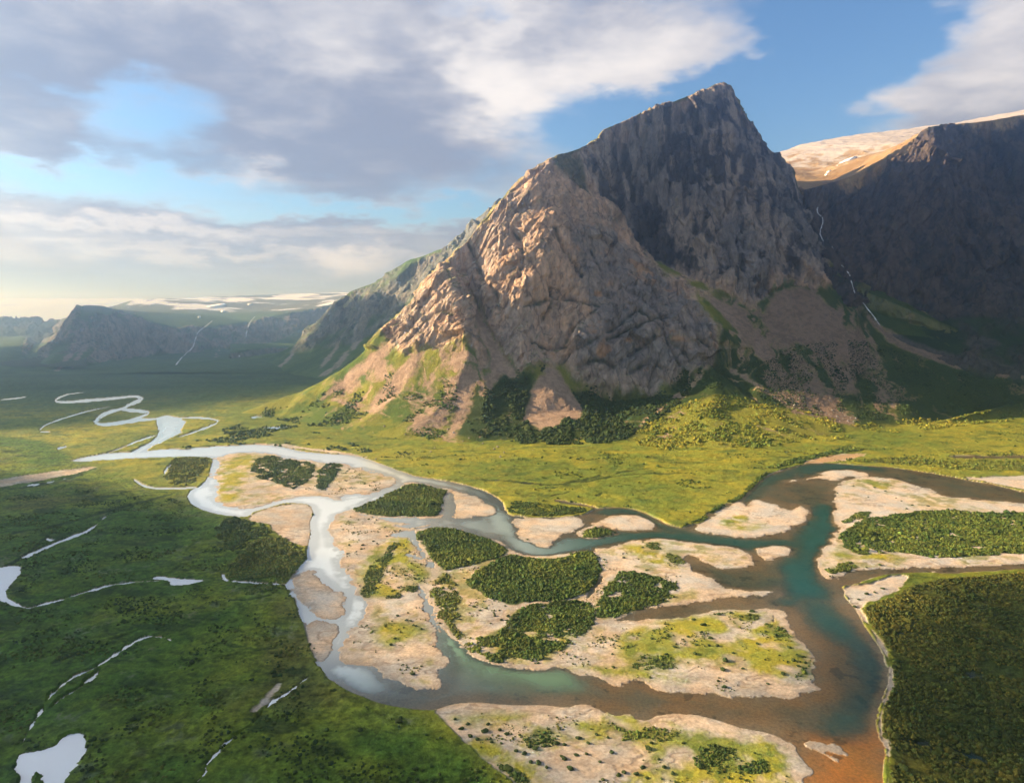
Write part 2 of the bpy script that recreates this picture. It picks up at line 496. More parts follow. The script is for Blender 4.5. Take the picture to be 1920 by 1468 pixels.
PONDS = [  # name, outline
 ("pond", "white oxbow pond at the left frame edge of the dark tundra", "-80,1060 0,1063 20,1060 45,1062 33,1080 17,1097 10,1113 20,1127 40,1137 60,1140 47,1143 17,1132 0,1128 -80,1128"),
 ("stream", "thin pale stream joining the oxbow pond to the small lake", stroke("52,1141 80,1134 113,1126 143,1116 183,1104 213,1096 250,1092 300,1089", 4, 3)),
 ("pond", "small branching lake midway along the thin tundra stream", "280,1087 293,1080 320,1082 353,1085 390,1088 363,1093 347,1097 317,1098 320,1092 310,1087"),
 ("pond", "tiny round pond by the willow clump on the left bank", "413,1085 418,1073 430,1088 424,1091"),
 ("stream", "short pale creek under the willow clump on the left bank", stroke("428,1089 455,1092 495,1094 538,1096", 4)),
 ("pond", "long narrow silver pool slanting above the oxbow pond", stroke("43,1047 62,1038 87,1027 105,1018 133,1008 163,997 180,985 203,965", 9, 2)),
 ("stream", "broken silver stream winding down to the corner pond", stroke("322,1205 318,1198 300,1194 280,1193 257,1200 240,1212 200,1238 173,1257 135,1270 107,1293 87,1317 72,1340", 3, 5)),
 ("stream", "second silver strand beside the broken stream", stroke("187,1257 167,1277 140,1297 110,1313 97,1328", 5, 3)),
 ("pond", "large pale pond with a dark tongue of land in the bottom left corner", "30,1423 43,1410 60,1410 93,1403 123,1378 150,1375 165,1387 163,1410 143,1437 127,1450 117,1500 68,1500 82,1460 80,1447 67,1447 53,1460 45,1490 40,1460 32,1443"),
 ("stream", "narrow inlet running into the corner pond", stroke("37,1412 45,1385 58,1362 72,1340", 5)),
 ("stream", "thin winding creek crossing the dark tundra towards the river", stroke("597,1256 563,1280 540,1300 510,1315 490,1340 470,1365 440,1382 420,1397 400,1420 385,1435 387,1450 365,1470 340,1500", 2.6)),
 ("pond", "little white tarn on the sunlit strip left of the river", stroke("107,842 116,839 126,838", 4)),
 ("pond", "pale tarn on the green slope above the river", stroke("490,804 510,803 540,801", 5)),
 ("pond", "small pale tarn higher on the green slope", stroke("470,784 485,781 495,782", 4)),
 ("pond", "pair of white specks of water beside the slanting silver pool", stroke("88,1011 94,1012 100,1013", 5)),
]
BED_BROWN = ["1180,1330 1230,1315 1320,1318 1450,1330 1560,1320 1600,1270 1590,1200 1560,1180 1540,1210 1545,1290 1500,1310 1400,1318 1300,1305 1200,1290 1120,1275 1100,1290 1130,1320"]
BED_ORANGE = ["1515,1455 1540,1400 1600,1380 1650,1400 1660,1540 1510,1540"]
DEEP = [(stroke("1550,950 1540,990 1525,1020 1505,1060 1500,1090 1510,1120", 40), 2.6),
        (stroke("880,940 925,960 945,990 985,1025 1040,1032 1090,1018 1150,1008 1230,1004 1300,1008 1400,1018 1500,1028 1540,1000", 14), 1.9),
        (stroke("1120,960 1160,953 1200,962 1240,985 1280,997", 10), 1.5),
        (stroke("1650,880 1580,873 1520,878 1450,892 1415,915 1400,938", 14), 1.6),
        (stroke("1340,1075 1370,1098 1420,1100 1480,1085", 10), .7),
        (stroke("1510,1120 1545,1160 1590,1190 1630,1225 1645,1260 1640,1300 1600,1350 1560,1365", 22), 1.7),
        (stroke("840,1190 870,1225 930,1256 1000,1268 1070,1272", 16), 1.9),
        (stroke("640,1000 650,1050 680,1100 700,1140 670,1200 640,1240 690,1290", 16), 1.1)]
# dense willow thickets: object label, outline, spacing, size
THICK = [
 ("dense willow thicket covering the leaf-shaped island in the upper river", "658,953 690,942 740,919 763,908 787,908 813,915 838,919 839,924 833,932 827,947 826,961 818,969 773,968 707,967 676,961", 3.1, 2.6, 0),
 ("dark willow thicket on the upstream point of the big central island", "776,999 807,991 833,990 853,994 887,1002 923,1014 953,1030 955,1035 933,1046 900,1057 873,1062 840,1071 828,1068 814,1052 803,1033 790,1019 779,1007", 3.1, 2.7, 0),
 ("broad dark willow thicket in the middle of the big central island", "960,1038 993,1046 1033,1050 1073,1040 1100,1033 1115,1040 1123,1057 1126,1070 1116,1098 1098,1112 1070,1122 1033,1129 990,1129 960,1138 940,1129 913,1122 893,1106 870,1096 887,1082 897,1067 917,1059 940,1048", 3.1, 2.7, 0),
 ("patchy willow scrub at the downstream end of the central island", "973,1140 1040,1127 1100,1127 1113,1140 1120,1167 1087,1193 1073,1213 1033,1223 1010,1243 990,1248 940,1245 905,1228 880,1207 917,1193 957,1170 947,1157", 3.2, 2.4, .14),
 ("narrow belt of light green willow along the central island's left shore", "807,1100 827,1077 840,1075 853,1090 867,1120 860,1140 847,1167 873,1193 887,1213 910,1232 960,1243 900,1228 868,1209 848,1187 828,1160 810,1123", 3.2, 2.1, .12),
 ("rounded triangular willow thicket beside the brown side channel", "1116,1141 1122,1120 1141,1092 1161,1074 1183,1070 1213,1075 1248,1085 1270,1098 1270,1109 1255,1125 1226,1141 1187,1148 1140,1161 1120,1161", 3.2, 2.5, .22),
 ("small willow clumps on the pale bar north of the lagoon", "1197,1017 1227,1013 1243,1023 1255,1038 1282,1045 1285,1058 1262,1058 1240,1040 1220,1032", 3.6, 2.0, .4),
 ("dark willow thicket filling the right-hand peninsula", "1577,1000 1613,977 1647,970 1697,963 1747,958 1780,957 1830,960 1920,963 2050,965 2050,1035 1920,1036 1863,1042 1813,1044 1763,1046 1723,1042 1697,1036 1647,1038 1607,1042 1582,1029 1575,1013", 3.6, 3.0, .1),
 ("thin tongue of willow on the peninsula's upper shore", "1575,982 1597,965 1617,958 1643,962 1600,977", 3.4, 2.4, .1),
 ("willow clump on the blunt tip of the peninsula", "1542,1070 1563,1063 1580,1053 1607,1058 1597,1069 1563,1083 1548,1083", 3.2, 2.4, .15),
 ("round sunlit willow clump on the left river bank", "425,1080 440,1057 460,1030 480,1013 513,1010 547,1017 567,1030 575,1043 565,1060 540,1088 500,1085 467,1089 433,1085", 3.4, 3.0, 0),
 ("willow clump behind the round one on the left bank", "407,1007 410,975 450,972 490,985 508,995 503,1005 477,1011 450,1022 437,1040 430,1030", 3.6, 3.0, .1),
 ("low willow thicket at the meadow's edge above the white sandbar", "952,947 973,940 1023,947 1073,952 1105,957 1087,965 1050,967 1007,969 954,964", 3.6, 2.5, .1),
 ("square willow thicket in the middle of the upper sandbar", "470,877 483,857 520,855 547,863 587,867 590,880 577,907 560,910 547,920 527,907 493,900 473,893", 4.4, 3.2, .25),
 ("upright oval willow clump at the right of the upper sandbar", "599,880 610,870 633,868 641,873 626,900 607,919 594,917 592,900", 4.2, 3.2, .05),
 ("light willow scrub on the flat island left of the upper sandbar", "310,890 320,868 333,858 383,856 395,863 386,880 370,898 358,909 333,914 318,905", 4.6, 3.0, .25),
 ("willow fringe on the tiny river islet", "1087,1000 1107,991 1133,991 1158,996 1157,1001 1133,1007 1099,1009", 3.0, 2.2, 0),
 ("curving band of willow on the braided bar", "677,1120 683,1080 707,1047 740,1017 752,1022 730,1047 709,1080 700,1121", 3.2, 2.0, .15),
 ("willow crescent along the lower rim of the braided bar", "725,1113 740,1107 780,1093 786,1108 750,1123 727,1122", 3.2, 2.0, .1),
 ("ragged willow scrub near the tip of the southern bar", "1300,1407 1320,1397 1363,1400 1413,1417 1443,1437 1420,1447 1380,1450 1320,1452 1303,1430", 3.0, 2.0, .35),
 ("sparse scrub along the mossy band of the southern bar", "980,1393 1000,1372 1060,1357 1120,1352 1180,1358 1280,1372 1285,1385 1200,1392 1120,1387 1050,1392 1000,1405", 3.6, 1.8, .62),
 ("line of shrubs bordering the dry channel at the bottom edge", stroke("883,1400 920,1428 960,1450 1010,1480 1030,1510", 9), 2.6, 1.9, .1),
 ("open scrub dotting the mossy point of the central island", "1350,1160 1420,1145 1447,1160 1490,1200 1520,1235 1518,1260 1490,1275 1500,1240 1470,1200 1420,1175 1360,1185", 3.8, 1.8, .72),
 ("scattered low scrub inside the mossy flat of the central island", "1180,1242 1210,1225 1290,1235 1300,1250 1240,1255 1190,1255", 3.4, 1.7, .55),
 ("tall shrub fringe on the far bank below the mound", stroke("1440,880 1480,868 1520,858 1560,848 1620,842", 8), 4.2, 3.8, .15),
 ("shrub fringe along the meadow bank of the river bend", stroke("1285,985 1322,973 1333,960 1365,945 1392,930 1412,908 1440,886", 6), 3.6, 2.6, .2),
 ("belt of shrubs on the bright flat right of the mound", "1590,865 1640,858 1760,860 1920,868 2050,872 2050,885 1920,884 1800,882 1700,872 1630,868", 5.0, 3.4, .35),
]
MOSS = ["1153,1193 1187,1177 1223,1170 1257,1160 1313,1153 1380,1147 1427,1143 1447,1167 1493,1197 1523,1233 1520,1263 1493,1277 1447,1270 1397,1263 1347,1243 1280,1245 1187,1250 1160,1225",
        "673,1080 707,1030 740,1007 773,1010 780,1027 773,1037 807,1070 800,1090 783,1097 740,1123 700,1123 677,1107",
        "957,1393 1000,1368 1060,1350 1120,1345 1200,1352 1290,1370 1400,1385 1460,1400 1490,1430 1480,1500 1200,1500 1230,1420 1180,1395 1050,1395 1000,1410 970,1410",
        "840,1080 880,1110 920,1140 960,1150 900,1190 860,1180 870,1150 875,1120 850,1095",
        "408,870 440,855 478,850 470,885 455,925 430,945 405,935",
        "267,897 310,863 333,857 383,855 397,863 387,880 370,900 360,910 333,915 283,913",
        "1545,1040 1575,1030 1610,1045 1700,1040 1720,1050 1640,1052 1580,1050",
        "870,1400 920,1385 960,1410 1010,1440 1050,1500 1000,1480 950,1450",
        "1160,1018 1200,1016 1230,1035 1280,1058 1240,1060 1190,1035",
        "1365,968 1400,965 1430,985 1410,998 1360,990",
        "1600,900 1650,905 1680,912 1640,918",
        "830,1345 900,1335 1000,1340 1060,1352 980,1372 900,1362", "1250,1400 1330,1385 1440,1400 1500,1440 1490,1500 1180,1500 1200,1460", "1040,1255 1090,1235 1150,1250 1250,1262 1300,1285 1200,1268 1100,1262",
        "870,1165 930,1185 990,1140 1060,1130 1110,1145 1080,1200 1000,1240 920,1225", "690,1180 740,1160 800,1180 770,1200 720,1225"]
BARE = ["1105,1180 1180,1170 1220,1162 1150,1195 1140,1225 1180,1255 1100,1250 1075,1235",
        "1335,1195 1370,1180 1420,1160 1440,1150 1447,1165 1400,1185 1350,1210",
        "1707,1007 1737,993 1763,997 1773,1010 1793,1020 1747,1023 1717,1020", "1797,983 1830,980 1850,993 1810,997",
        "712,1093 725,1063 745,1052 765,1062 782,1085 770,1103 745,1108 727,1100",
        "845,1075 893,1066 873,1097 905,1125 945,1133 957,1165 930,1185 880,1200 860,1180 855,1150 870,1120",
        "993,1122 1035,1120 1037,1127 1000,1131"]
TUNDRA = "-300,812 60,812 180,880 262,905 350,925 365,950 470,975 505,1003 560,1030 545,1085 533,1100 560,1150 590,1240 640,1295 720,1325 800,1335 850,1378 960,1470 1010,1560 -400,1560"
FOREST = "1614,1145 1650,1130 1692,1110 1720,1095 1780,1085 1850,1080 1920,1075 2100,1070 2100,1560 1672,1560 1672,1430 1668,1400 1655,1372 1656,1335 1676,1290 1677,1255 1663,1210 1638,1175"
SEEPS = [stroke("895,899 950,902 1000,907 1040,911 1075,905 1130,893 1180,884 1225,878", 3.5), stroke("1030,917 1090,905 1140,896 1200,890 1290,888", 3),
         stroke("1120,930 1130,924 1134,917", 3), stroke("960,925 1000,931 1050,928 1075,920", 2.5), stroke("340,1237 367,1239 400,1237 443,1228 500,1217 577,1210", 4),
         stroke("95,1248 130,1231 165,1226", 7), stroke("-20,1075 45,1048 90,1005 130,975", 5), stroke("300,1086 345,1060 343,1040 370,1015 400,1012", 3),
         stroke("430,1127 470,1127 512,1118", 3), stroke("150,1207 220,1200 262,1180", 4), stroke("0,1005 120,985 200,960 330,925", 5),
         stroke("1660,1285 1720,1300 1800,1320 1920,1350", 9), stroke("1640,1190 1740,1185 1850,1210 1920,1215", 5), stroke("1690,1385 1790,1400 1920,1460", 8),
         stroke("180,880 120,902 20,918 -60,925", 6), stroke("640,905 690,895 760,889", 2)]

# grid that is fine near the camera and coarser with distance
cols_px = np.concatenate([np.linspace(-1500, -270, 40), np.arange(-260, 2181, 1.65), np.linspace(2190, 3500, 40)])
rows_px = np.arange(1545, 648, -1.3)
Yr = np.array([gnd(960, p)[1] for p in rows_px])
Yr = np.concatenate([np.geomspace(120, Yr[0] * .995, 16), Yr, np.geomspace(Yr[-1] * 1.01, 45000, 60)])
K = (cols_px - W / 2) / F / .985
nr, nc = len(Yr), len(K)
GX = (Yr[:, None] * K[None, :]).ravel()
GY = np.repeat(Yr, nc)
pxs = np.maximum(GY / 1280.0, .4)            # metres per pixel at that distance
jag = fbm2(GX, GY, 34, 5, 5, .62) * np.clip(pxs * 5.5, 3.5, 9) + fbm2(GX, GY, 6, 3, 9) * np.clip(pxs * 1.6, 1.2, 3)
jag = jag * (.35 + 1.1 * sstep(-.25, .35, fbm2(GX, GY, 140, 3, 15)))

sw = np.full(GX.shape, -80.0, np.float32)
sw = np.maximum(sw, sdf(GX, GY, wpoly(W_MAIN, 1)))
for q in W_EXTRA[:W_CUTS]:
    sw = np.maximum(sw, sdf(GX, GY, wpoly(q, 0)))
s_wm = sw.copy()
s_land = np.full(GX.shape, -80.0, np.float32)
land_id = np.zeros(GX.shape, np.int32)
for i, (nm, q) in enumerate(LAND):
    d = sdf(GX, GY, wpoly(q, 1))
    s_land = np.maximum(s_land, d)
    land_id[d > -4] = i + 1
sw = np.minimum(sw, -s_land)
s_river = sw.copy()
for q in W_EXTRA[W_CUTS:]:
    sw = np.maximum(sw, sdf(GX, GY, wpoly(q, 0)))
pond_id = np.zeros(GX.shape, np.int32)
s_pond = np.full(GX.shape, -80.0, np.float32)
for i, (nm, lb, q) in enumerate(PONDS):
    d = sdf(GX, GY, wpoly(q, 1 if isinstance(q, str) else 0))
    if nm == 'stream':
        d = d + (fbm2(GX, GY, 15, 4, 47, .65) * 5.0 - .4) * (d > -20)
    else:
        d = d + fbm2(GX, GY, 18, 4, 48, .6) * 4.5 * (d > -20)
    pond_id[d > -6] = i + 1
    s_pond = np.maximum(s_pond, d)
pond_id[sw > -1] = 0
sw = np.maximum(sw, s_pond)
lob = fbm2(GX, GY, 46, 6, 41, .66) * 19 * np.clip(pxs / .7, .9, 2.6)
lob = lob - np.abs(fbm2(GX, GY, 16, 3, 42)) * 5
barw = sstep(-26, -6, s_land) * sstep(60, 20, s_land)
swj = sw + jag * sstep(-30, -2, sw) * (.75 - .25 * (s_pond > -10)) + lob * barw * (s_pond < -20) * .8

s_sand = s_land.copy()
sand_id = land_id.copy()
for i, (nm, q) in enumerate(SAND):
    d = sdf(GX, GY, wpoly(q, 1))
    s_sand = np.maximum(s_sand, d)
    sand_id[d > 0] = len(LAND) + i + 1

def union(lst, n=1):
    s = np.full(GX.shape, -80.0, np.float32)
    for q in lst:
        s = np.maximum(s, sdf(GX, GY, wpoly(q, n)))
    return s
s_thick = union([q[1] for q in THICK if not q[4]])
s_scrub = union([q[1] for q in THICK if q[4]])
s_moss = union(MOSS)
s_bare = union(BARE)
s_tun = sdf(GX, GY, wpoly(TUNDRA, 1), 200)
s_for = sdf(GX, GY, wpoly(FOREST, 1), 200)
s_seep = union(SEEPS, 0)

sand = sstep(-1.5, 1.5, s_sand + jag * .7 + lob * .35 * (s_land < -10))
sand = np.maximum(sand, sstep(-.5, 1.5, s_wm) * (GY < 2100))
moss = sstep(-10, 14, s_moss + jag * 5) * sstep(-.3, .35, fbm2(GX, GY, 26, 4, 31) + .3)
moss = moss * (1 - sstep(-4, 5, s_bare + jag * 2))
thick = sstep(-2, 2, s_thick + jag * 1.5)
scrub = sstep(-4, 6, s_scrub + jag * 2) * sstep(-.35, .25, fbm2(GX, GY, 24, 4, 600))
tund = sstep(-25, 25, s_tun)
forest = sstep(-3, 3, s_for + jag)
nbq = fbm2(GX, GY, 30, 4, 18)
seep = sstep(-1.5, 2.2, s_seep + jag * .9)
far = sstep(2600, 5200, GY)

und = fbm2(GX, GY, 160, 4, 2) * 1.6 + fbm2(GX, GY, 42, 4, 3) * 2.2
tuss = fbm2(GX, GY, 9, 3, 4)
zland = 1.7 + np.clip(und, -1.1, 4) + tuss * (.75 + .6 * forest) - seep * .9
run = np.abs(fbm2(GX * .55 + GY * .25, GY * 1.0 - GX * .1, 52, 5, 16, .58))      # old threads of water across the bars
thread = sstep(.075, .0, run) * sstep(-.3, .2, fbm2(GX, GY, 120, 2, 17))
rip = fbm2(GX * .6 + GY * .5, GY * 1.4 - GX * .3, 16, 4, 6)
zsand = .30 - thread * .35 + np.clip(-sw, 0, 30) * .02 + np.clip(rip, -.8, 1) * .5 + .18 * fbm2(GX, GY, 6, 2, 14) + .35 * np.abs(fbm2(GX, GY, 45, 3, 8))
z = zland * (1 - sand) + np.maximum(zsand, .12) * sand
z = z + thick * sand * .5
bank = sstep(-.8, .5, swj)
depth_line = np.zeros(GX.shape, np.float32)
for q, dd in DEEP:
    s = sdf(GX, GY, wpoly(q, 0))
    depth_line = np.maximum(depth_line, dd * sstep(-26, 14, s + jag * 3.0 + fbm2(GX, GY * .6, 40, 4, 19) * 12))
depth = np.clip(.05 + swj * .024, .04, .75) * (1 + .5 * fbm2(GX, GY, 60, 3, 12)) + depth_line * sstep(0, 14, swj)
z = np.where(swj > 0, -depth, z)
seep = seep * sstep(-.5, .2, nbq)
z = np.where((swj <= 0) & (swj > -2.0), np.minimum(z, .08 + (-swj) * (.35 * sand + .9 * (1 - sand))), z)

def colr(*c):
    return np.array(c, np.float32)
def lerp(a, b, f):
    return a * (1 - f[:, None]) + b * f[:, None]
nb1 = fbm2(GX, GY, 240, 5, 21)
nb2 = fbm2(GX, GY, 60, 5, 22)
nb3 = fbm2(GX, GY, 14, 4, 23)
nf = fbm2(GX, GY, 5.5, 3, 43, .7)
nm = fbm2(GX, GY * 1.6, 17, 4, 44, .65)
cov = lerp(colr(.26, .245, .027), colr(.15, .18, .024), sstep(-.35, .35, nb1 + nb2 * .6))
cov = lerp(cov, colr(.27, .235, .035), sstep(.2, .55, nb2 + nb3 * .4) * .5)
cov = lerp(cov, colr(.07, .10, .018), sstep(.1, .45, fbm2(GX, GY * 2.2, 70, 5, 29, .62)) * .75)
tcol = lerp(colr(.070, .125, .014), colr(.145, .18, .018), sstep(-.3, .4, nb1 + nb2 * .5))
tcol = lerp(tcol, colr(.105, .085, .025), sstep(.25, .6, nb1 - nb2 * .4) * .55)
tcol = lerp(tcol, colr(.10, .115, .075), sstep(.3, .6, nb2) * sstep(.0, .4, nb3) * .6)
cov = lerp(cov, tcol, tund)
cov = lerp(cov, lerp(colr(.035, .075, .025), colr(.055, .10, .035), sstep(-.3, .3, nb1)), sstep(2700, 4300, GY - .25 * GX))  # far valley's shade and blue haze put into the ground colour
fcol = lerp(colr(.075, .085, .016), colr(.12, .115, .020), sstep(-.3, .35, nb1 + nb2))
cov = lerp(cov, fcol, forest)
amp = .45 + .55 * np.maximum(tund, forest)
cov = cov * np.clip(1 + (.75 * nf + .55 * nm) * amp, .35, 1.9)[:, None]
cov = lerp(cov, colr(.16, .165, .10), sstep(.22, .5, fbm2(GX, GY, 48, 5, 45, .65)) * sstep(.0, .35, nf) * tund * .8)
cov = lerp(cov, colr(.025, .045, .010), sstep(.16, .42, fbm2(GX * .7 + GY * .4, GY * 1.5, 40, 5, 46, .65)) * tund * .7)
cov = lerp(cov, colr(.022, .035, .010), seep * .8)
scol = lerp(colr(.57, .455, .345), colr(.45, .36, .275), sstep(-.3, .3, nb2))
scol = lerp(scol, colr(.36, .28, .21), sstep(.15, .5, np.abs(rip) * 1.5 + nb3 * .3) * .6)
scol = lerp(scol, colr(.60, .50, .40), sstep(.2, .6, fbm2(GX, GY, 90, 4, 27)) * .7)
grassy = np.isin(sand_id, [1, 4, 5, 12, len(LAND) + 5])
veg = grassy * sstep(.02, .42, fbm2(GX, GY, 75, 5, 28, .6) + .1) * sstep(-30, -8, swj) ** 0 * sstep(-4, -14, swj)
right = sstep(150, 420, GX)
scol = lerp(scol, colr(.62, .52, .43), right * sstep(800, 1000, GY) * .55)
wet = sstep(-12, -.5, swj + fbm2(GX, GY, 12, 3, 33) * 4)
scol = lerp(scol, colr(.33, .25, .18), wet * .55)
mcol = lerp(colr(.34, .30, .035), colr(.25, .25, .045), sstep(-.3, .3, nb2))
mcol = lerp(mcol, colr(.17, .19, .03), sstep(.1, .5, nb3 + nb2 * .5))
scol = lerp(scol, colr(.30, .22, .155), thread * .75)
scol = lerp(scol, lerp(colr(.36, .30, .07), colr(.21, .20, .05), sstep(-.2, .4, nb3)), veg * sstep(-.35, .25, nb3) * .75)
scol = lerp(scol, mcol, moss)
scol = lerp(scol, colr(.15, .155, .032), scrub * .85)
scol = lerp(scol, colr(.055, .075, .018), thick * sstep(-.6, .0, nb2 + nb3 + .35))
cov = lerp(cov, scol, sand)
ob = sdf(GX, GY, wpoly(SAND[2][1], 1))
cov = lerp(cov, colr(.42, .24, .10), sstep(-2, 6, ob) * .8)
bedc = lerp(lerp(colr(.40, .31, .22), colr(.34, .265, .165), sstep(-150, 250, GX)), lerp(colr(.30, .23, .16), colr(.26, .205, .125), sstep(-150, 250, GX)), sstep(-.3, .4, nb2 + nb3 * .3))
bedc = lerp(bedc, colr(.34, .215, .09), sstep(-45, 25, union(BED_BROWN) + jag * 4))
bedc = lerp(bedc, colr(.72, .32, .075), sstep(-45, 25, union(BED_ORANGE) + jag * 4))
bedc = lerp(bedc, colr(.05, .05, .03), sstep(.45, .6, nb3 + nb2 * .5) * .5)
cov = lerp(cov, bedc, (swj > 0).astype(np.float32))
tuft = np.clip(1 - sand + .25 * sand + sand * moss * .5, 0, 1) * (1 - (swj > 0) * .95) * (.6 + .8 * forest + .2 * tund)

FL = floor_z(GY)
V = np.stack([GX, GY, z + FL], 1).astype(np.float32)
Fg = grid_faces(nr, nc)
Ng = grid_normals(V.reshape(nr, nc, 3).astype(np.float64)).reshape(-1, 3)
attrs = [('cover', 'C', np.clip(cov, .004, .9)), ('rock', 'F', np.zeros(len(V))), ('tuft', 'F', tuft)]
fc = Fg[:, 0]
above = (z[Fg].mean(1) > 0)
fid = np.where((s_sand[Fg].mean(1) > 0) & above, sand_id[fc], 0)
BAR_LABEL = {
 'upper': "wide upper sandbar with a square willow thicket on it", 'willow_isle': "leaf-shaped island wholly covered by willow",
 'bend': "rounded pale sandbar on the inside of the upper bend", 'braid': "braided bar of rippled sand between the two left channels",
 'centre': "big central island of sand with willow and yellow moss", 'spit': "thin pointed sand spit between lagoon and green channel",
 'north_bank': "white sandbar below the meadow edge thicket", 'shrub_islet': "tiny islet fringed with willow in the channel",
 'slim': "slim white sandbar beside the meadow bank", 'meadow_side': "scalloped white bar with a brown dune under the meadow",
 'hook': "hooked white sandbar tip in the upper right river", 'peninsula': "right-hand peninsula of white sand and willow",
 'left_bank': "ribbed pink sandbar against the left bank", 'lower_left': "narrow lower sandbar along the dark left bank",
 'shoal': "broken pale shoal in the orange shallows",
 'left_shore': "sand flat on the left shore above the round willow clump", 'far_right': "bright sand strip at the far right bank",
 'orange_beach': "orange beach at the foot of the sunlit flat", 'south': "broad southern bar with moss and scattered shrubs",
 'creek_mouth': "sand point at the mouth of the right-hand creek", 'right_strip': "thin bright sand rim along the dark right bank",
 'grey_patch': "long grey gravel patch in the shaded left plain", 'bog_patch': "small bare silt patch in the dark tundra",
 'gravel_line': "thin gravel rim on the upper bank of the river"}
for i, (nm, q) in enumerate(LAND + SAND):
    f = Fg[fid == i + 1]
    if len(f) < 3:
        continue
    o = sub_mesh('beach' if nm in ('orange_beach', 'right_strip', 'far_right', 'left_shore') else 'gravel_patch' if nm in ('grey_patch', 'bog_patch', 'gravel_line') else 'sandbar', V, f, M_land, attrs, Ng)
    tag(o, BAR_LABEL[nm], 'sandbar', 'structure')
bed = (~above) & (fid == 0)
o = sub_mesh('ground', V, Fg[(fid == 0) & ~bed], M_land, attrs, Ng)
tag(o, "green valley floor of meadow, tundra and dark scrub", 'ground', 'structure')
o = sub_mesh('riverbed', V, Fg[bed], M_land, attrs, Ng)
tag(o, "brown and sandy riverbed seen through the shallow water", 'riverbed', 'structure')

# water lies level at z = 0 over the carved bed
glare = sstep(300, -420, GX + .12 * (GY - 900)) * sstep(560, 900, GY + np.maximum(0, -GX) * .35)  # upstream reach where white sky glare is painted into the water body
dep = np.maximum(-z, 0)
body = lerp(colr(.020, .098, .080), colr(.80, .86, .84), glare)
gz = sdf(GX, GY, wpoly(stroke("830,1190 870,1228 930,1258 1000,1270 1080,1274", 40), 0))
body = lerp(body, colr(.13, .22, .13), sstep(-40, 20, gz))
murk = np.clip(1 - np.exp(-np.maximum(dep - .35, 0) * (.42 + 1.2 * glare)) + .72 * glare, 0, .97)
tint = lerp(colr(.94, .915, .86), colr(.9, .93, .92), glare) ** (1 + np.clip(dep, 0, 3)[:, None])
shine = .6 + 1.25 * glare
pmask = pond_id > 0
pm = pmask.astype(np.float32)
body = lerp(body, colr(.82, .84, .82), pm)  # bright sky reflection painted into the ponds as a near-white body
murk = np.where(pmask, .97, murk)
shine = np.where(pmask, 3.4, shine)
V0 = V.copy()
V0[:, 2] = FL
wat = [('body', 'C', body), ('murk', 'F', murk), ('tint', 'C', tint), ('shine', 'F', shine)]
wetf = (z[Fg].min(1) < 0)
fp = pond_id[Fg].max(1) * ((pond_id[Fg].min(1) > 0) | (s_river[Fg].max(1) < -2))
o = sub_mesh('river', V0, Fg[wetf & (fp == 0)], M_water, wat, np.tile([0., 0., 1.], (len(V), 1)))
tag(o, "braided river turning from glaring white to teal and brown", 'river', 'structure')
for i, (nm, lb, q) in enumerate(PONDS):
    f = Fg[wetf & (fp == i + 1)]
    if len(f) < 2:
        continue
    tag(sub_mesh(nm, V0, f, M_water, wat, np.tile([0., 0., 1.], (len(V), 1))), lb, nm, 'structure')

zgrid = z.reshape(nr, nc)
def ground_z(x, y):
    """height of the valley floor at points"""
    i = np.clip(np.interp(y, Yr, np.arange(nr)), 0, nr - 1.001)
    j = np.clip(np.interp(x / y, K, np.arange(nc)), 0, nc - 1.001)
    i0, j0 = i.astype(int), j.astype(int)
    a, b = i - i0, j - j0
    return floor_z(y) + (zgrid[i0, j0] * (1 - a) * (1 - b) + zgrid[i0 + 1, j0] * a * (1 - b) + zgrid[i0, j0 + 1] * (1 - a) * b + zgrid[i0 + 1, j0 + 1] * a * b)
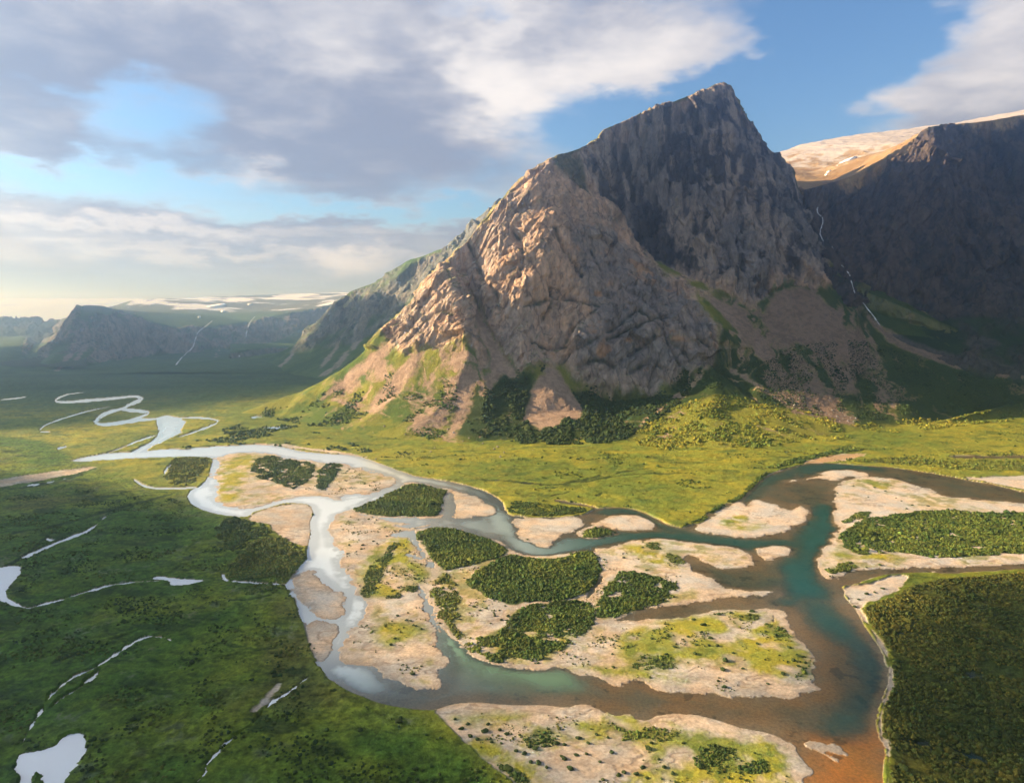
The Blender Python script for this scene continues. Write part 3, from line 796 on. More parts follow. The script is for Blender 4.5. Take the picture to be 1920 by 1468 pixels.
# ================================================================== MOUNTAINS
class Range:
    """a height field from surveyed points (pixel and distance), triangulated, softened"""
    def __init__(s, pts, box, cell, blur, extra=()):
        s.pts = [gnd(a, b, -4.0) if Y == 0 else at(a, b, Y) for a, b, Y in pts] + list(extra)
        s.box, s.cell = box, cell
        x0, x1, y0, y1 = box
        s.nx, s.ny = int((x1 - x0) / cell) + 1, int((y1 - y0) / cell) + 1
        zz = np.full((s.ny, s.nx), np.nan)
        v2 = [Vector((p[0], p[1])) for p in s.pts]
        vc, _, faces, ov, _, _ = delaunay_2d_cdt(v2, [], [], 0, 1e-3)
        zs = [s.pts[o[0]][2] for o in ov]
        for f in faces:
            a, b, c = [np.array([*vc[i], zs[i]]) for i in f]
            lo, hi = np.minimum(np.minimum(a, b), c), np.maximum(np.maximum(a, b), c)
            i0, i1 = max(int((lo[0] - x0) / cell), 0), min(int((hi[0] - x0) / cell) + 2, s.nx)
            j0, j1 = max(int((lo[1] - y0) / cell), 0), min(int((hi[1] - y0) / cell) + 2, s.ny)
            if i1 <= i0 or j1 <= j0:
                continue
            gx, gy = np.meshgrid(x0 + np.arange(i0, i1) * cell, y0 + np.arange(j0, j1) * cell)
            d = (b[1] - c[1]) * (a[0] - c[0]) + (c[0] - b[0]) * (a[1] - c[1])
            if abs(d) < 1e-6:
                continue
            w0 = ((b[1] - c[1]) * (gx - c[0]) + (c[0] - b[0]) * (gy - c[1])) / d
            w1 = ((c[1] - a[1]) * (gx - c[0]) + (a[0] - c[0]) * (gy - c[1])) / d
            w2 = 1 - w0 - w1
            m = (w0 >= -1e-6) & (w1 >= -1e-6) & (w2 >= -1e-6)
            sub = zz[j0:j1, i0:i1]
            sub[m] = (w0 * a[2] + w1 * b[2] + w2 * c[2])[m]
        zz[np.isnan(zz)] = -60
        r = int(3 * blur / cell)
        if r > 0:
            k = np.exp(-.5 * (np.arange(-r, r + 1) * cell / blur) ** 2)
            k /= k.sum()
            for ax in (0, 1):
                pad = [(r, r) if q == ax else (0, 0) for q in (0, 1)]
                p = np.pad(zz, pad, mode='edge')
                zz = sum(k[q] * (p[q:q + s.ny] if ax == 0 else p[:, q:q + s.nx]) for q in range(2 * r + 1))
        s.zz = zz
    def h(s, x, y):
        x0, x1, y0, y1 = s.box
        i = np.clip((x - x0) / s.cell, 0, s.nx - 1.001)
        j = np.clip((y - y0) / s.cell, 0, s.ny - 1.001)
        i0, j0 = i.astype(int), j.astype(int)
        a, b = i - i0, j - j0
        q = s.zz
        r = q[j0, i0] * (1 - a) * (1 - b) + q[j0, i0 + 1] * a * (1 - b) + q[j0 + 1, i0] * (1 - a) * b + q[j0 + 1, i0 + 1] * a * b
        out = (x < x0) | (x > x1) | (y < y0) | (y > y1)
        return np.where(out, -60, r)
    def hit(s, px, py, ya, yb, step=6.0):
        """the point of the slope seen at a pixel"""
        x, y, zq = ray(px, py)
        Y = np.arange(ya, yb, step)
        tt = Y / y
        gap = CAMH + zq * tt - s.h(x * tt, Y)
        below = np.nonzero(gap < 0)[0]
        k = below[0] if len(below) else int(np.argmin(gap))
        return (x * tt[k], Y[k], CAMH + zq * tt[k])
    def plan(s, q, ya, yb, n=1):
        pts = P(q) if isinstance(q, str) else q
        if n: pts = smooth_poly(pts, n)
        return np.array([s.hit(a, b, ya, yb)[:2] for a, b in pts])
    def build(s, pxa, pxb, step, ya, yb, rows, detail):
        """points of the surface, evenly spread along each slope profile; detail() gives metres of relief"""
        k = (np.arange(pxa, pxb, step) - W / 2) / F / .985
        Ys = np.geomspace(ya, yb, 1400)
        X = Ys[:, None] * k[None, :]
        Z = s.h(X.ravel(), np.repeat(Ys, len(k))).reshape(X.shape)
        dz, dy = np.diff(Z, axis=0), np.diff(Ys)[:, None]
        wgt = np.where(dz / dy < -.12, .25, 1.0)
        seg = np.sqrt(dy ** 2 + dz ** 2) / Ys[1:, None] * wgt
        ker = np.ones(9) / 9
        seg = np.apply_along_axis(lambda r: np.convolve(np.pad(r, 4, mode='edge'), ker, 'valid'), 1, seg)
        cum = np.concatenate([np.zeros((1, len(k))), np.cumsum(seg, 0)])
        cum /= cum[-1]
        tq = np.linspace(0, 1, rows)
        Yg = np.stack([np.interp(tq, cum[:, j], Ys) for j in range(len(k))], 1)
        Xg = Yg * k[None, :]
        Zg = s.h(Xg.ravel(), Yg.ravel()).reshape(Xg.shape)
        Pg = np.stack([Xg, Yg, Zg], -1)
        N = grid_normals(Pg)
        s.slope = np.degrees(np.arccos(np.clip(N[..., 2], -1, 1))).ravel()
        Pf, Nf = Pg.reshape(-1, 3), N.reshape(-1, 3)
        s.r, s.c = rows, len(k)
        s.P0 = Pf
        d = detail(Pf, s.slope)
        s.V = Pf + Nf * d[:, None]
        s.N = grid_normals(s.V.reshape(rows, len(k), 3))
        s.slope2 = np.degrees(np.arccos(np.clip(s.N[..., 2], -1, 1))).ravel()
        s.N = s.N.reshape(-1, 3)
        s.F = grid_faces(rows, len(k))
        return s

def rocky(p, amp=1.0, seed=40, vert=.45, lean=0.0):
    """relief of a rock face; vert < 1 draws it out down the slope, lean tilts its strata towards the left"""
    x, y, zq = p[:, 0] - lean * p[:, 2], p[:, 1], p[:, 2] * vert
    wx = fbm3(x, y, zq, 200, 2, seed + 30) * 60
    d = (fbm3(x + wx, y, zq, 340, 2, seed, ridge=True) - .3) * 30
    d = d + (fbm3(x + wx, y, zq, 130, 3, seed + 3, ridge=True) - .3) * 11
    d = d + (fbm3(x, y + wx, zq, 48, 3, seed + 5, .55, ridge=True) - .3) * 4
    d = d + (fbm3(x, y, zq, 18, 2, seed + 9, .6, ridge=True) - .3) * 3.5
    zb = p[:, 2] * .7
    x = x + lean * .5 * p[:, 2]
    q_ = fbm3(x, y, zb, 40, 3, seed + 70) * 9
    d = d + blocks(x + wx * .5 + q_, y, zb * .5, 150, seed + 58) * 20 + blocks(x + q_, y, zb * .55, 62, seed + 60) * 12 + blocks(x + q_ * .5, y, zb * .6, 25, seed + 64) * 6
    return d * amp

# ------------------------------------------------------------------ the great peak
S = 1.17
def sc2(l): return [(a, b, Y * 1.45) for a, b, Y in l]
def sc(l): return [(a, b, Y * S) for a, b, Y in l]
MAIN = sc([(1355, 152, 3150), (1375, 165, 3140), (1300, 175, 3080), (1210, 207, 2980), (1130, 240, 2880), (1085, 275, 2800), (1030, 295, 2720),
  (980, 330, 2680), (925, 385, 2630), (870, 450, 2570), (830, 490, 2540), (790, 540, 2500), (745, 590, 2460), (710, 620, 2430), (680, 660, 2400),
  (640, 690, 2390), (600, 715, 2400), (560, 735, 2420), (500, 755, 2430),
  (1390, 200, 3120), (1400, 230, 3100), (1430, 265, 3095), (1455, 290, 3090), (1475, 315, 3090), (1482, 340, 3080), (1500, 368, 3060), (1520, 420, 3010),
  (1540, 462, 2960), (1580, 522, 2870), (1620, 582, 2770), (1660, 627, 2670), (1720, 657, 2560), (1800, 684, 2480), (1920, 704, 2420), (2060, 725, 2400),
  # foot of the cliff
  (1229, 488, 2760), (1288, 517, 2720), (1347, 542, 2680), (1406, 579, 2640), (1440, 555, 2680), (1475, 530, 2740), (1536, 542, 2780), (1562, 532, 2840),
  # cliff face
  (1406, 400, 2840), (1215, 440, 2860), (1120, 370, 2740), (1300, 330, 2900), (1230, 300, 2940), (1320, 430, 2790), (1455, 400, 2900), (1490, 450, 2880), (1350, 260, 3000), (1190, 380, 2890), (1240, 420, 2870), (1370, 500, 2730), (1470, 480, 2810),
  # lit arete
  (1040, 310, 2700), (1040, 400, 2560), (1020, 480, 2470), (985, 560, 2390), (975, 620, 2320), (990, 690, 2240), (960, 440, 2560), (930, 500, 2480), (935, 580, 2400), 
  # buttress rim, face and foot
  (1100, 380, 2680), (1170, 450, 2640), (1250, 512, 2590), (1310, 560, 2530), (1345, 605, 2460), (1352, 645, 2390),
  (1340, 690, 2330), (1290, 715, 2310), (1220, 748, 2280), (1150, 755, 2260), (1095, 735, 2260), (1060, 705, 2275), (1025, 686, 2285),
  (1180, 600, 2400), (1250, 630, 2385), (1100, 560, 2430), (1085, 625, 2330), (1120, 470, 2540), (1180, 540, 2490), (1300, 640, 2395), (1140, 680, 2310), (1050, 570, 2450), (1030, 640, 2370),
  # left gully and rock
  (875, 520, 2560), (890, 560, 2500), (905, 600, 2430), (932, 650, 2330), (955, 700, 2230), (845, 520, 2440), (860, 600, 2320), (880, 660, 2225), (905, 690, 2200), (790, 620, 2360), (800, 690, 2230), (830, 570, 2390), (910, 540, 2440),
  # scree and grass slopes
  (700, 700, 2300), (760, 730, 2180), (850, 740, 2120), (650, 740, 2280), (920, 740, 2120), (990, 745, 2130), (1040, 735, 2150), (1085, 770, 2090), (1000, 775, 2060), (900, 780, 2000), (700, 760, 2150), (600, 755, 2260),
  # mound and right-hand talus
  (1340, 740, 2150), (1250, 768, 2080), (1420, 755, 2150), (1330, 790, 1930), (1345, 705, 2370), (1250, 742, 2260), (1150, 790, 2060), (1200, 800, 1950),
  (1420, 660, 2420), (1500, 700, 2330), (1500, 620, 2540), (1600, 690, 2420), (1600, 760, 2180), (1500, 765, 2120), (1700, 740, 2280), (1820, 745, 2280), (1940, 745, 2300)])
MAIN += [(a, b, 0) for a, b in ((440, 778), (520, 785), (580, 800), (650, 815), (740, 828), (850, 838), (950, 832), (1050, 832), (1150, 840), (1200, 850), (1260, 850), (1350, 850), (1420, 845), (1500, 835), (1600, 815), (1700, 802), (1800, 787), (1920, 776), (2100, 768))]
back = []
for a, b, Y in MAIN[:26]:
    x, y, zq = at(a, b, Y)
    if a < 1035:
        back.append((x - 50, y + 190, max(zq - 230, -60)))
        back.append((x - 110, y + 460, max(zq - 480, -60)))
        back.append((x - 200, y + 900, -60))
    else:
        back.append((x + 60, y + 380, zq - 40))
        back.append((x + 60, y + 950, zq - 160))
        back.append((x + 60, y + 1600, zq * .4))
main = Range(MAIN, (-1900, 3200, 1900, 5600), 4.0, 8.0, back + [(-1800, 3600, -60), (-1800, 2600, -60), (-1200, 5400, -60), (3100, 5400, 200)])
YA, YB = 1950, 4400
m_rock = main.plan("1355,152 1300,176 1210,207 1130,240 1085,275 1030,295 980,330 925,385 870,450 830,490 790,540 745,592 715,622 735,650 757,662 800,650 830,652 870,635 890,660 905,690 925,700 920,660 924,635 945,670 963,694 978,704 1017,684 1051,689 1071,714 1130,738 1188,738 1257,728 1287,699 1330,685 1350,645 1345,605 1310,562 1347,545 1406,582 1440,558 1475,532 1536,545 1560,535 1530,440 1500,370 1480,340 1440,275 1395,205", YA, YB, 0)
M_SCREE = ["1035,668 1043,690 1060,718 1082,748 1098,775 1080,792 1060,780 1045,806 1025,800 1012,815 996,795 975,788 985,760 1000,722 1022,690",
  "880,540 890,560 915,600 930,640 960,690 975,705 955,715 945,705 930,720 920,740 905,715 920,690 915,660 900,640 890,600",
  "885,685 893,700 888,740 875,780 855,815 835,825 845,795 860,760 840,780 820,795 808,790 840,730 865,700",
  "797,655 787,690 747,740 712,772 688,778 693,755 728,715 758,680", "745,625 735,660 700,690 655,725 615,745 600,750 635,715 690,670",
  "1310,545 1345,560 1400,590 1440,640 1460,680 1500,720 1540,750 1605,787 1590,797 1540,787 1500,757 1470,722 1440,690 1400,640 1360,600",
  "1475,535 1530,545 1560,580 1590,620 1610,660 1640,710 1610,705 1575,665 1592,742 1572,742 1530,665 1500,645 1482,648 1542,705 1510,695 1450,635 1420,602 1445,560",
  stroke("1352,612 1347,650 1337,672 1312,702 1285,735 1250,757 1215,788 1180,815", 9), stroke("1320,700 1297,728 1280,745 1262,755", 6),
  stroke("1620,585 1660,627 1690,645 1720,658 1770,675 1830,690 1920,706", 20), stroke("1470,740 1510,762 1560,780 1605,792", 22), stroke("1360,690 1390,705 1430,730 1470,752", 12),
  stroke("1600,690 1640,715 1665,740 1710,750", 7), stroke("1090,740 1110,760 1122,778", 5), stroke("890,720 880,770 850,820 830,828", 7)]
CLIFF = "1130,242 1210,209 1300,177 1355,154 1395,205 1480,340 1530,440 1560,530 1475,530 1406,580 1347,543 1288,518 1229,489 1160,420 1090,300"
def bulk(lst, rg, p, ya, yb):
    s = np.full(len(p), -80.0, np.float32)
    for q in lst:
        s = np.maximum(s, sdf(p[:, 0], p[:, 1], rg.plan(q, ya, yb, 1)))
    return s
CRACKS = ["1050,687 1073,657 1118,638 1159,614 1193,582", "1137,638 1174,623 1219,604 1253,593", "1200,582 1230,612 1261,642 1294,676", "1159,679 1200,653 1238,627",
  "983,574 1020,563 1069,563 1122,574", "1249,634 1272,683", "878,454 895,495 908,529", "1060,640 1085,600 1118,582", "1030,520 1038,560 1020,600", "1180,700 1215,680 1240,690", "1270,600 1300,630 1330,650",
  "960,430 985,470 975,520", "900,520 930,545 940,590", "1110,470 1130,520 1140,560", "1000,640 1030,655 1060,650", "1085,690 1120,672 1150,690", "800,600 830,580 850,590", "1040,430 1060,480 1090,520"]
def crack_dist(p):
    best = np.full(len(p), 60.0, np.float32)
    for q in CRACKS:
        pts = [np.array(main.hit(a, b, YA, YB, 4.0)) for a, b in smooth_line(P(q), 2)]
        lo, hi = np.min(pts, 0) - 60, np.max(pts, 0) + 60
        s = np.nonzero(((p > lo) & (p < hi)).all(1))[0]
        if len(s) == 0: continue
        b2 = best[s]
        for a, b in zip(pts[:-1], pts[1:]):
            e = b - a
            t_ = np.clip(((p[s] - a) @ e) / (e @ e + 1e-6), 0, 1)
            b2 = np.minimum(b2, np.linalg.norm(p[s] - a - t_[:, None] * e, axis=1))
        best[s] = b2
    return best
def main_detail(p, slope):
    d = sdf(p[:, 0], p[:, 1], m_rock)
    main.rockm = np.maximum(sstep(-22, 22, d + fbm2(p[:, 0], p[:, 1], 40, 3, 77) * 22), sstep(50, 58, slope) * (p[:, 2] > 250))
    gul = sdf(p[:, 0], p[:, 1], main.plan(M_SCREE[1], YA, YB, 1)) + fbm2(p[:, 0], p[:, 1], 20, 3, 85) * 8
    main.gul = sstep(-8, 6, gul)
    main.rockc = sstep(-7, 9, d + fbm2(p[:, 0], p[:, 1], 34, 5, 77, .65) * 30)
    main.rockc *= 1 - main.gul
    main.rockm *= 1 - main.gul
    main.rockm *= sstep(26, 38, slope + fbm2(p[:, 0], p[:, 1], 50, 3, 78) * 12)
    main.scr = bulk(M_SCREE, main, p, YA, YB) + fbm2(p[:, 0], p[:, 1], 30, 4, 79) * 13
    wob = fbm2(p[:, 0], p[:, 1], 60, 4, 83) * 45 + fbm2(p[:, 0], p[:, 1], 14, 2, 84) * 9
    fan = np.abs(fbm2(p[:, 0] + .35 * p[:, 1], p[:, 1] * .16, 42, 4, 80, .6))
    talus = sdf(p[:, 0], p[:, 1], main.plan("1350,560 1400,592 1440,565 1475,535 1536,545 1600,600 1660,690 1700,740 1640,790 1560,782 1480,755 1400,725 1370,660", YA, YB, 0))
    main.scr = np.maximum(main.scr, np.minimum(talus, 40) * .3 + (fbm2(p[:, 0] - .3 * p[:, 1] + wob, p[:, 1] * .22 + wob * .2, 46, 4, 81, .6) - .17) * 75)
    lefts = sdf(p[:, 0], p[:, 1], main.plan("690,655 760,655 840,650 900,690 890,760 820,800 700,780 610,752", YA, YB, 0))
    main.scr = np.maximum(main.scr, np.minimum(lefts, 30) * .3 + (fbm2(p[:, 0] * .9 + .7 * p[:, 1] + wob, (p[:, 1] - p[:, 0]) * .2, 46, 4, 82, .6) - .19) * 70)
    g = fbm2(p[:, 0] * 1.0, p[:, 1] * .35, 55, 4, 60) * 2.4 + fbm2(p[:, 0], p[:, 1], 17, 3, 61) * 1.3 + fbm2(p[:, 0], p[:, 1], 7, 2, 62) * .7
    tilt = sstep(500, -100, p[:, 0])
    cl = sdf(p[:, 0], p[:, 1], main.plan(CLIFF, YA, YB, 0))
    flute = (fbm3(p[:, 0], p[:, 1], p[:, 2] * .07, 90, 3, 51, .6, ridge=True) - .3) * 22 + (fbm3(p[:, 0], p[:, 1], p[:, 2] * .12, 30, 3, 55, .6, ridge=True) - .3) * 8
    main.cl = sstep(-15, 40, cl)
    ck = crack_dist(p) + fbm3(p[:, 0], p[:, 1], p[:, 2], 30, 3, 86) * 10
    main.crk = np.exp(-(np.maximum(ck, 0) / 6.0) ** 2)
    return main.rockm * (-15 * np.exp(-(np.maximum(ck, 0) / 10.0) ** 2) + rocky(p, 1.0, 40, .32) * (1 - tilt) + rocky(p, 1.0, 44, .4, .75) * tilt + main.cl * flute) + (1 - main.rockm) * g * sstep(0, 30, p[:, 2])
main.build(425, 2080, 1.7, 1960, 4900, 760, main_detail)

def paint(rg, rock_cols, grass_cols, scree_col, stain=0.0, seed=90):
    p = rg.V
    x, y, zq = p[:, 0], p[:, 1], p[:, 2]
    a = fbm3(x, y, zq * .5, 190, 4, seed)
    b = fbm3(x, y, zq * .25, 34, 4, seed + 4)
    c = fbm3(x, y, zq, 14, 3, seed + 7)
    rc = lerp(colr(*rock_cols[0]), colr(*rock_cols[1]), sstep(-.3, .35, a + b * .6))
    rc = lerp(rc, colr(*rock_cols[2]), sstep(.05, .5, b + c * .5 - a * .4) * .8)
    if stain:
        v = fbm3(x, y, zq * .07, 30, 4, seed + 11)
        rc = lerp(rc, colr(.035, .036, .045), sstep(.0, .4, v + a * .4) * stain)
    ledge = sstep(44, 30, rg.slope2 + c * 10) * sstep(-.1, .3, a + b)
    gcl = lerp(colr(*grass_cols[0]), colr(*grass_cols[1]), sstep(-.35, .35, fbm2(x, y, 130, 4, seed + 20) + fbm2(x, y, 28, 4, seed + 21) * .6))
    rc = lerp(rc, gcl, ledge * .7)
    cv = lerp(gcl, rc, rg.rockm)
    if scree_col is not None:
        sm = sstep(-13, 13, rg.scr + c * 9 + fbm2(x, y, 5, 2, seed + 30) * 9)
        cs = lerp(colr(*scree_col), colr(*scree_col) * .72, sstep(-.2, .4, c + b * .4))
        cs = cs * (1 - .38 * sstep(750, 1150, x))[:, None]  # shade on the right-hand talus darkened into the scree colour
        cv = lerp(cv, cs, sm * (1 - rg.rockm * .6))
    return cv

R_WARM = [(.57, .36, .225), (.45, .325, .24), (.28, .20, .15)]
keep_r = main.rockm
main.rockm = main.rockm ** .6 * main.rockc + main.rockm * (1 - main.rockc) * .35
mc = paint(main, R_WARM, [(.23, .22, .028), (.10, .145, .020)], (.44, .29, .19), 0.0)
x, y, zq = main.V.T
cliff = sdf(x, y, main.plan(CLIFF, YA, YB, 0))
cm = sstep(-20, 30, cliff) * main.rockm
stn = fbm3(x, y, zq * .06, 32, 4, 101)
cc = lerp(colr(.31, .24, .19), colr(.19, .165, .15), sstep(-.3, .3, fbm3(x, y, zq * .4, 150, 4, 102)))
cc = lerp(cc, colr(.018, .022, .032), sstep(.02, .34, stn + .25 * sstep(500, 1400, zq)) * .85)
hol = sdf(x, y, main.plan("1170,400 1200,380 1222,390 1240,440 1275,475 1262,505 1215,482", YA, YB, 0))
cc = lerp(cc, colr(.02, .024, .036), sstep(-30, 30, hol + stn * 30) * .8)  # shade of the cliff recess painted near black into the rock colour
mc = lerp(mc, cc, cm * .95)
butt = sdf(x, y, main.plan("1060,420 1170,450 1250,512 1310,560 1345,605 1350,645 1330,685 1257,728 1188,738 1130,738 1060,690 1110,600", YA, YB, 0))
bc = lerp(colr(.29, .225, .18), colr(.205, .18, .165), sstep(-.3, .3, fbm3(x, y, zq, 80, 4, 104)))
bc = lerp(bc, colr(.42, .235, .125), sstep(.25, .5, fbm3(x, y, zq, 60, 4, 105)))
mc = lerp(mc, bc, sstep(-15, 30, butt) * main.rockm * .85)
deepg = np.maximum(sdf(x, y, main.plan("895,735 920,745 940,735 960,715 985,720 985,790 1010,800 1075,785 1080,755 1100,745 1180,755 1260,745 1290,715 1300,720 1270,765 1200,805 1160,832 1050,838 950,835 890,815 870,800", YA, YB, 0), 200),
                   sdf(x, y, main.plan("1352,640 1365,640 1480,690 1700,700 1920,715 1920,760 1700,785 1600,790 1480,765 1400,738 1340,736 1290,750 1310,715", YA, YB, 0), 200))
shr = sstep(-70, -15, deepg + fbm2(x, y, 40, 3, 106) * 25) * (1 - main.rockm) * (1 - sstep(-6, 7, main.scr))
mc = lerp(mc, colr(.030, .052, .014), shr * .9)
mc = lerp(mc, colr(.040, .065, .017), sstep(820, 1020, x) * sstep(70, 130, zq) * (1 - main.rockm) * (1 - sstep(-6, 7, main.scr)) * .85)  # shade on the right-hand slopes painted into the grass as dark green
mnd = sdf(x, y, main.plan("1160,835 1210,800 1260,765 1340,740 1420,755 1500,772 1600,800 1700,792 1920,770 1990,775 1990,800 1700,830 1500,850 1300,856", YA, YB, 0))
mc = lerp(mc, colr(.28, .26, .035), sstep(-20, 40, mnd) * (1 - main.rockm) * (1 - sstep(-6, 7, main.scr)) * .75)  # sunlight on the mound brightened into its grass colour
mc = lerp(mc, colr(.03, .04, .018), main.crk * main.rockm * sstep(-.4, .3, fbm3(x, y, zq, 40, 2, 87) + .2) * .8)
top = sdf(x, y, main.plan("1030,297 1085,277 1092,300 1110,380 1080,360 1045,330", YA, YB, 0))
mc = lerp(mc, colr(.06, .075, .02), sstep(-10, 20, top) * .7)
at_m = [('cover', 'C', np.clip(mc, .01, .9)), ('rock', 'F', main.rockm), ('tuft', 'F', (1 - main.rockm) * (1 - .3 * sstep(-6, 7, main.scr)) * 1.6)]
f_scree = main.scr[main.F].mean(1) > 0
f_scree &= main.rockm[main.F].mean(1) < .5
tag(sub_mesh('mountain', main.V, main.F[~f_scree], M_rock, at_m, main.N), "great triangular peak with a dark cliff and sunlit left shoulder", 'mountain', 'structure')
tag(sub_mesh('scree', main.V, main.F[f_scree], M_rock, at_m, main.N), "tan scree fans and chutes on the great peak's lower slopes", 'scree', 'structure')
def main_z(xx, yy):
    return main.h(xx, yy)

# ------------------------------------------------------------------ the cliff mountain on the right
RIGHT = sc([(1500, 358, 3130), (1560, 342, 3135), (1620, 322, 3140), (1680, 282, 3150), (1740, 242, 3170), (1790, 232, 3190), (1850, 226, 3210), (1920, 215, 3240), (2100, 185, 3300), (2300, 150, 3360),
  (1560, 470, 3010), (1640, 598, 2780), (1700, 600, 2740), (1760, 598, 2710), (1830, 592, 2690), (1920, 600, 2650), (2100, 600, 2600), (2300, 600, 2600),
  (1640, 430, 3010), (1720, 400, 3010), (1800, 380, 3010), (1900, 380, 3000), (2050, 380, 3000), (1700, 500, 2880), (1800, 480, 2860), (1920, 480, 2830), (1850, 330, 3090), (1760, 320, 3060),
  (1540, 440, 2990), (1580, 515, 2890), (1620, 578, 2790), (1662, 622, 2680), (1720, 652, 2570), (1800, 679, 2490), (1920, 698, 2430), (2100, 715, 2350), (2300, 730, 2300)])
RIGHT = [(a, b, Y) for a, b, Y in RIGHT]
ex = []
for a, b, Y in RIGHT[:10]:
    x, y, zq = at(a, b, Y)
    ex.append((x + 150, y + 900, zq + 60))
    ex.append((x + 300, y + 2200, zq + 130))
for a, b, Y in RIGHT[-9:]:
    x, y, zq = at(a, b, Y)
    ex.append((x - 40, y - 130, zq - 140))
    ex.append((x - 90, y - 420, -60))
right_m = Range(RIGHT, (800, 5200, 2100, 6200), 6.0, 12.0, ex)
def right_detail(p, slope):
    right_m.rockm = sstep(33, 43, slope + fbm2(p[:, 0], p[:, 1], 60, 3, 178) * 8) * sstep(190, 300, p[:, 2] + .05 * p[:, 0])
    right_m.scr = bulk([stroke("1625,588 1662,625 1690,643 1720,655 1770,672 1830,687 1920,702", 22), "1860,540 1930,560 1930,620 1880,600", "1800,640 1850,630 1880,650 1830,660"], right_m, p, 2300, 4600) + fbm2(p[:, 0], p[:, 1], 30, 3, 179) * 10
    g = fbm2(p[:, 0], p[:, 1], 60, 5, 160) * 4
    return right_m.rockm * rocky(p, 1.0, 140, .3, .4) + (1 - right_m.rockm) * g
right_m.build(1470, 2320, 1.8, 2250, 5200, 560, right_detail)
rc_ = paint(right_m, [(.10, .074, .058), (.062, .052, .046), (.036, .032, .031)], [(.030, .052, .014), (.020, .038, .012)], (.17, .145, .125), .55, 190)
x, y, zq = right_m.V.T
rim = [at(a, b, Y)[:2] for a, b, Y in RIGHT[:10]]
behind = np.array(rim + [(rim[-1][0] + 900, 9000), (rim[0][0] - 300, 9000), (rim[0][0] - 300, rim[0][1] + 20)])
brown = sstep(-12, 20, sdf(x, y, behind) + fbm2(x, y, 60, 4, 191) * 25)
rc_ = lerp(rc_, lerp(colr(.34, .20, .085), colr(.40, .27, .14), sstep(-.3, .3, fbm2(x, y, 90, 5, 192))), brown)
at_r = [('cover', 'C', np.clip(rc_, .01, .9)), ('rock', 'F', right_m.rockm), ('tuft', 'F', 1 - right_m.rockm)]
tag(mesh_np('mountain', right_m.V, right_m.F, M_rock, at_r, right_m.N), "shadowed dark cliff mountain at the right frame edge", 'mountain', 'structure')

# ------------------------------------------------------------------ the frosted dome behind the gully
DOME = [(1440, 352, 4050), (1500, 356, 4050), (1560, 344, 4050), (1640, 318, 4000), (1720, 270, 4000), (1900, 225, 4050), (2200, 180, 4200),
  (1430, 320, 4700), (1520, 320, 4800), (1600, 300, 4900), (1700, 268, 4900), (1420, 300, 6000), (1465, 284, 6200), (1500, 271, 6300), (1580, 256, 6400), (1700, 241, 6400), (1780, 232, 6200), (1920, 207, 6100), (2150, 175, 6000),
  (1470, 440, 3900), (1600, 430, 3900), (1800, 410, 3850), (2200, 380, 3900)]
ex = []
for a, b, Y in DOME[11:19]:
    x, y, zq = at(a, b, Y)
    ex += [(x + 100, y + 1500, zq - 150), (x + 200, y + 3500, zq - 900)]
dome = Range(DOME, (1000, 8500, 3200, 10500), 14.0, 40.0, ex)
def dome_detail(p, slope):
    dome.rockm = sstep(-.1, .4, fbm2(p[:, 0], p[:, 1], 140, 4, 260)) * .6
    dome.scr = np.full(len(p), -50.)
    return fbm2(p[:, 0], p[:, 1] * .5, 160, 6, 261, .6) * 14
dome.build(1405, 2200, 2.2, 3400, 9500, 300, dome_detail)
x, y, zq = dome.V.T
dc = lerp(colr(.30, .18, .075), colr(.36, .24, .12), sstep(-.3, .3, fbm2(x, y, 150, 5, 262)))
frost = sstep(-.2, .35, fbm2(x * .8, y * .4, 60, 5, 263, .7) * 1.2 + (zq - 1500) / 420)
dc = lerp(dc, colr(.52, .46, .41), frost * .85)
tag(mesh_np('hill', dome.V, dome.F, M_rock, [('cover', 'C', dc), ('rock', 'F', dome.rockm), ('tuft', 'F', 1 - dome.rockm)], dome.N), "frosted orange upland dome behind the gully", 'hill', 'structure')

# ------------------------------------------------------------------ blue ridge behind the left shoulder
RIDGE = sc2([(985, 330, 3900), (940, 372, 3900), (905, 402, 3900), (870, 432, 3950), (830, 465, 4000), (795, 477, 4080), (760, 490, 4150), (700, 530, 4300), (655, 545, 4400), (620, 578, 4450), (590, 610, 4480), (560, 640, 4450), (532, 670, 4300),
  (760, 560, 3900), (690, 560, 4080), (680, 600, 3950), (655, 650, 3800), (625, 620, 4150), (720, 620, 3750), (800, 540, 3800), (880, 480, 3750), (740, 520, 4020), (590, 660, 4050), (560, 680, 3800), (640, 570, 4330)])
RIDGE += [(505, 697, 0), (540, 702, 0), (600, 712, 0), (680, 722, 0), (800, 735, 0), (1000, 745, 0), (470, 690, 0)]
ex = []
for a, b, Y in RIDGE[:13]:
    x, y, zq = at(a, b, Y)
    ex += [(x + 100, y + 700, zq - 40), (x + 300, y + 2600, zq - 300)]
ridge = Range(RIDGE, (-3400, 2000, 3300, 10500), 10.0, 24.0, ex + [(-3200, 9000, -200), (-3300, 6500, -200)])
def ridge_detail(p, slope):
    ridge.rockm = .85 * sstep(35, 50, slope + fbm2(p[:, 0], p[:, 1], 120, 3, 278) * 9)
    ridge.scr = bulk(["690,570 672,600 662,640 655,660 668,655 690,610 700,580", stroke("560,652 535,680 515,697", 5), stroke("655,655 630,690 600,705", 8), stroke("640,640 600,690", 6)], ridge, p, 4000, 9000) + fbm2(p[:, 0], p[:, 1], 50, 3, 279) * 20
    return ridge.rockm * rocky(p * np.array([.7, .7, .7]), 1.7, 240, .35) + (1 - ridge.rockm) * fbm2(p[:, 0], p[:, 1], 90, 5, 280) * 8
ridge.build(440, 1010, 1.8, 3500, 10000, 330, ridge_detail)
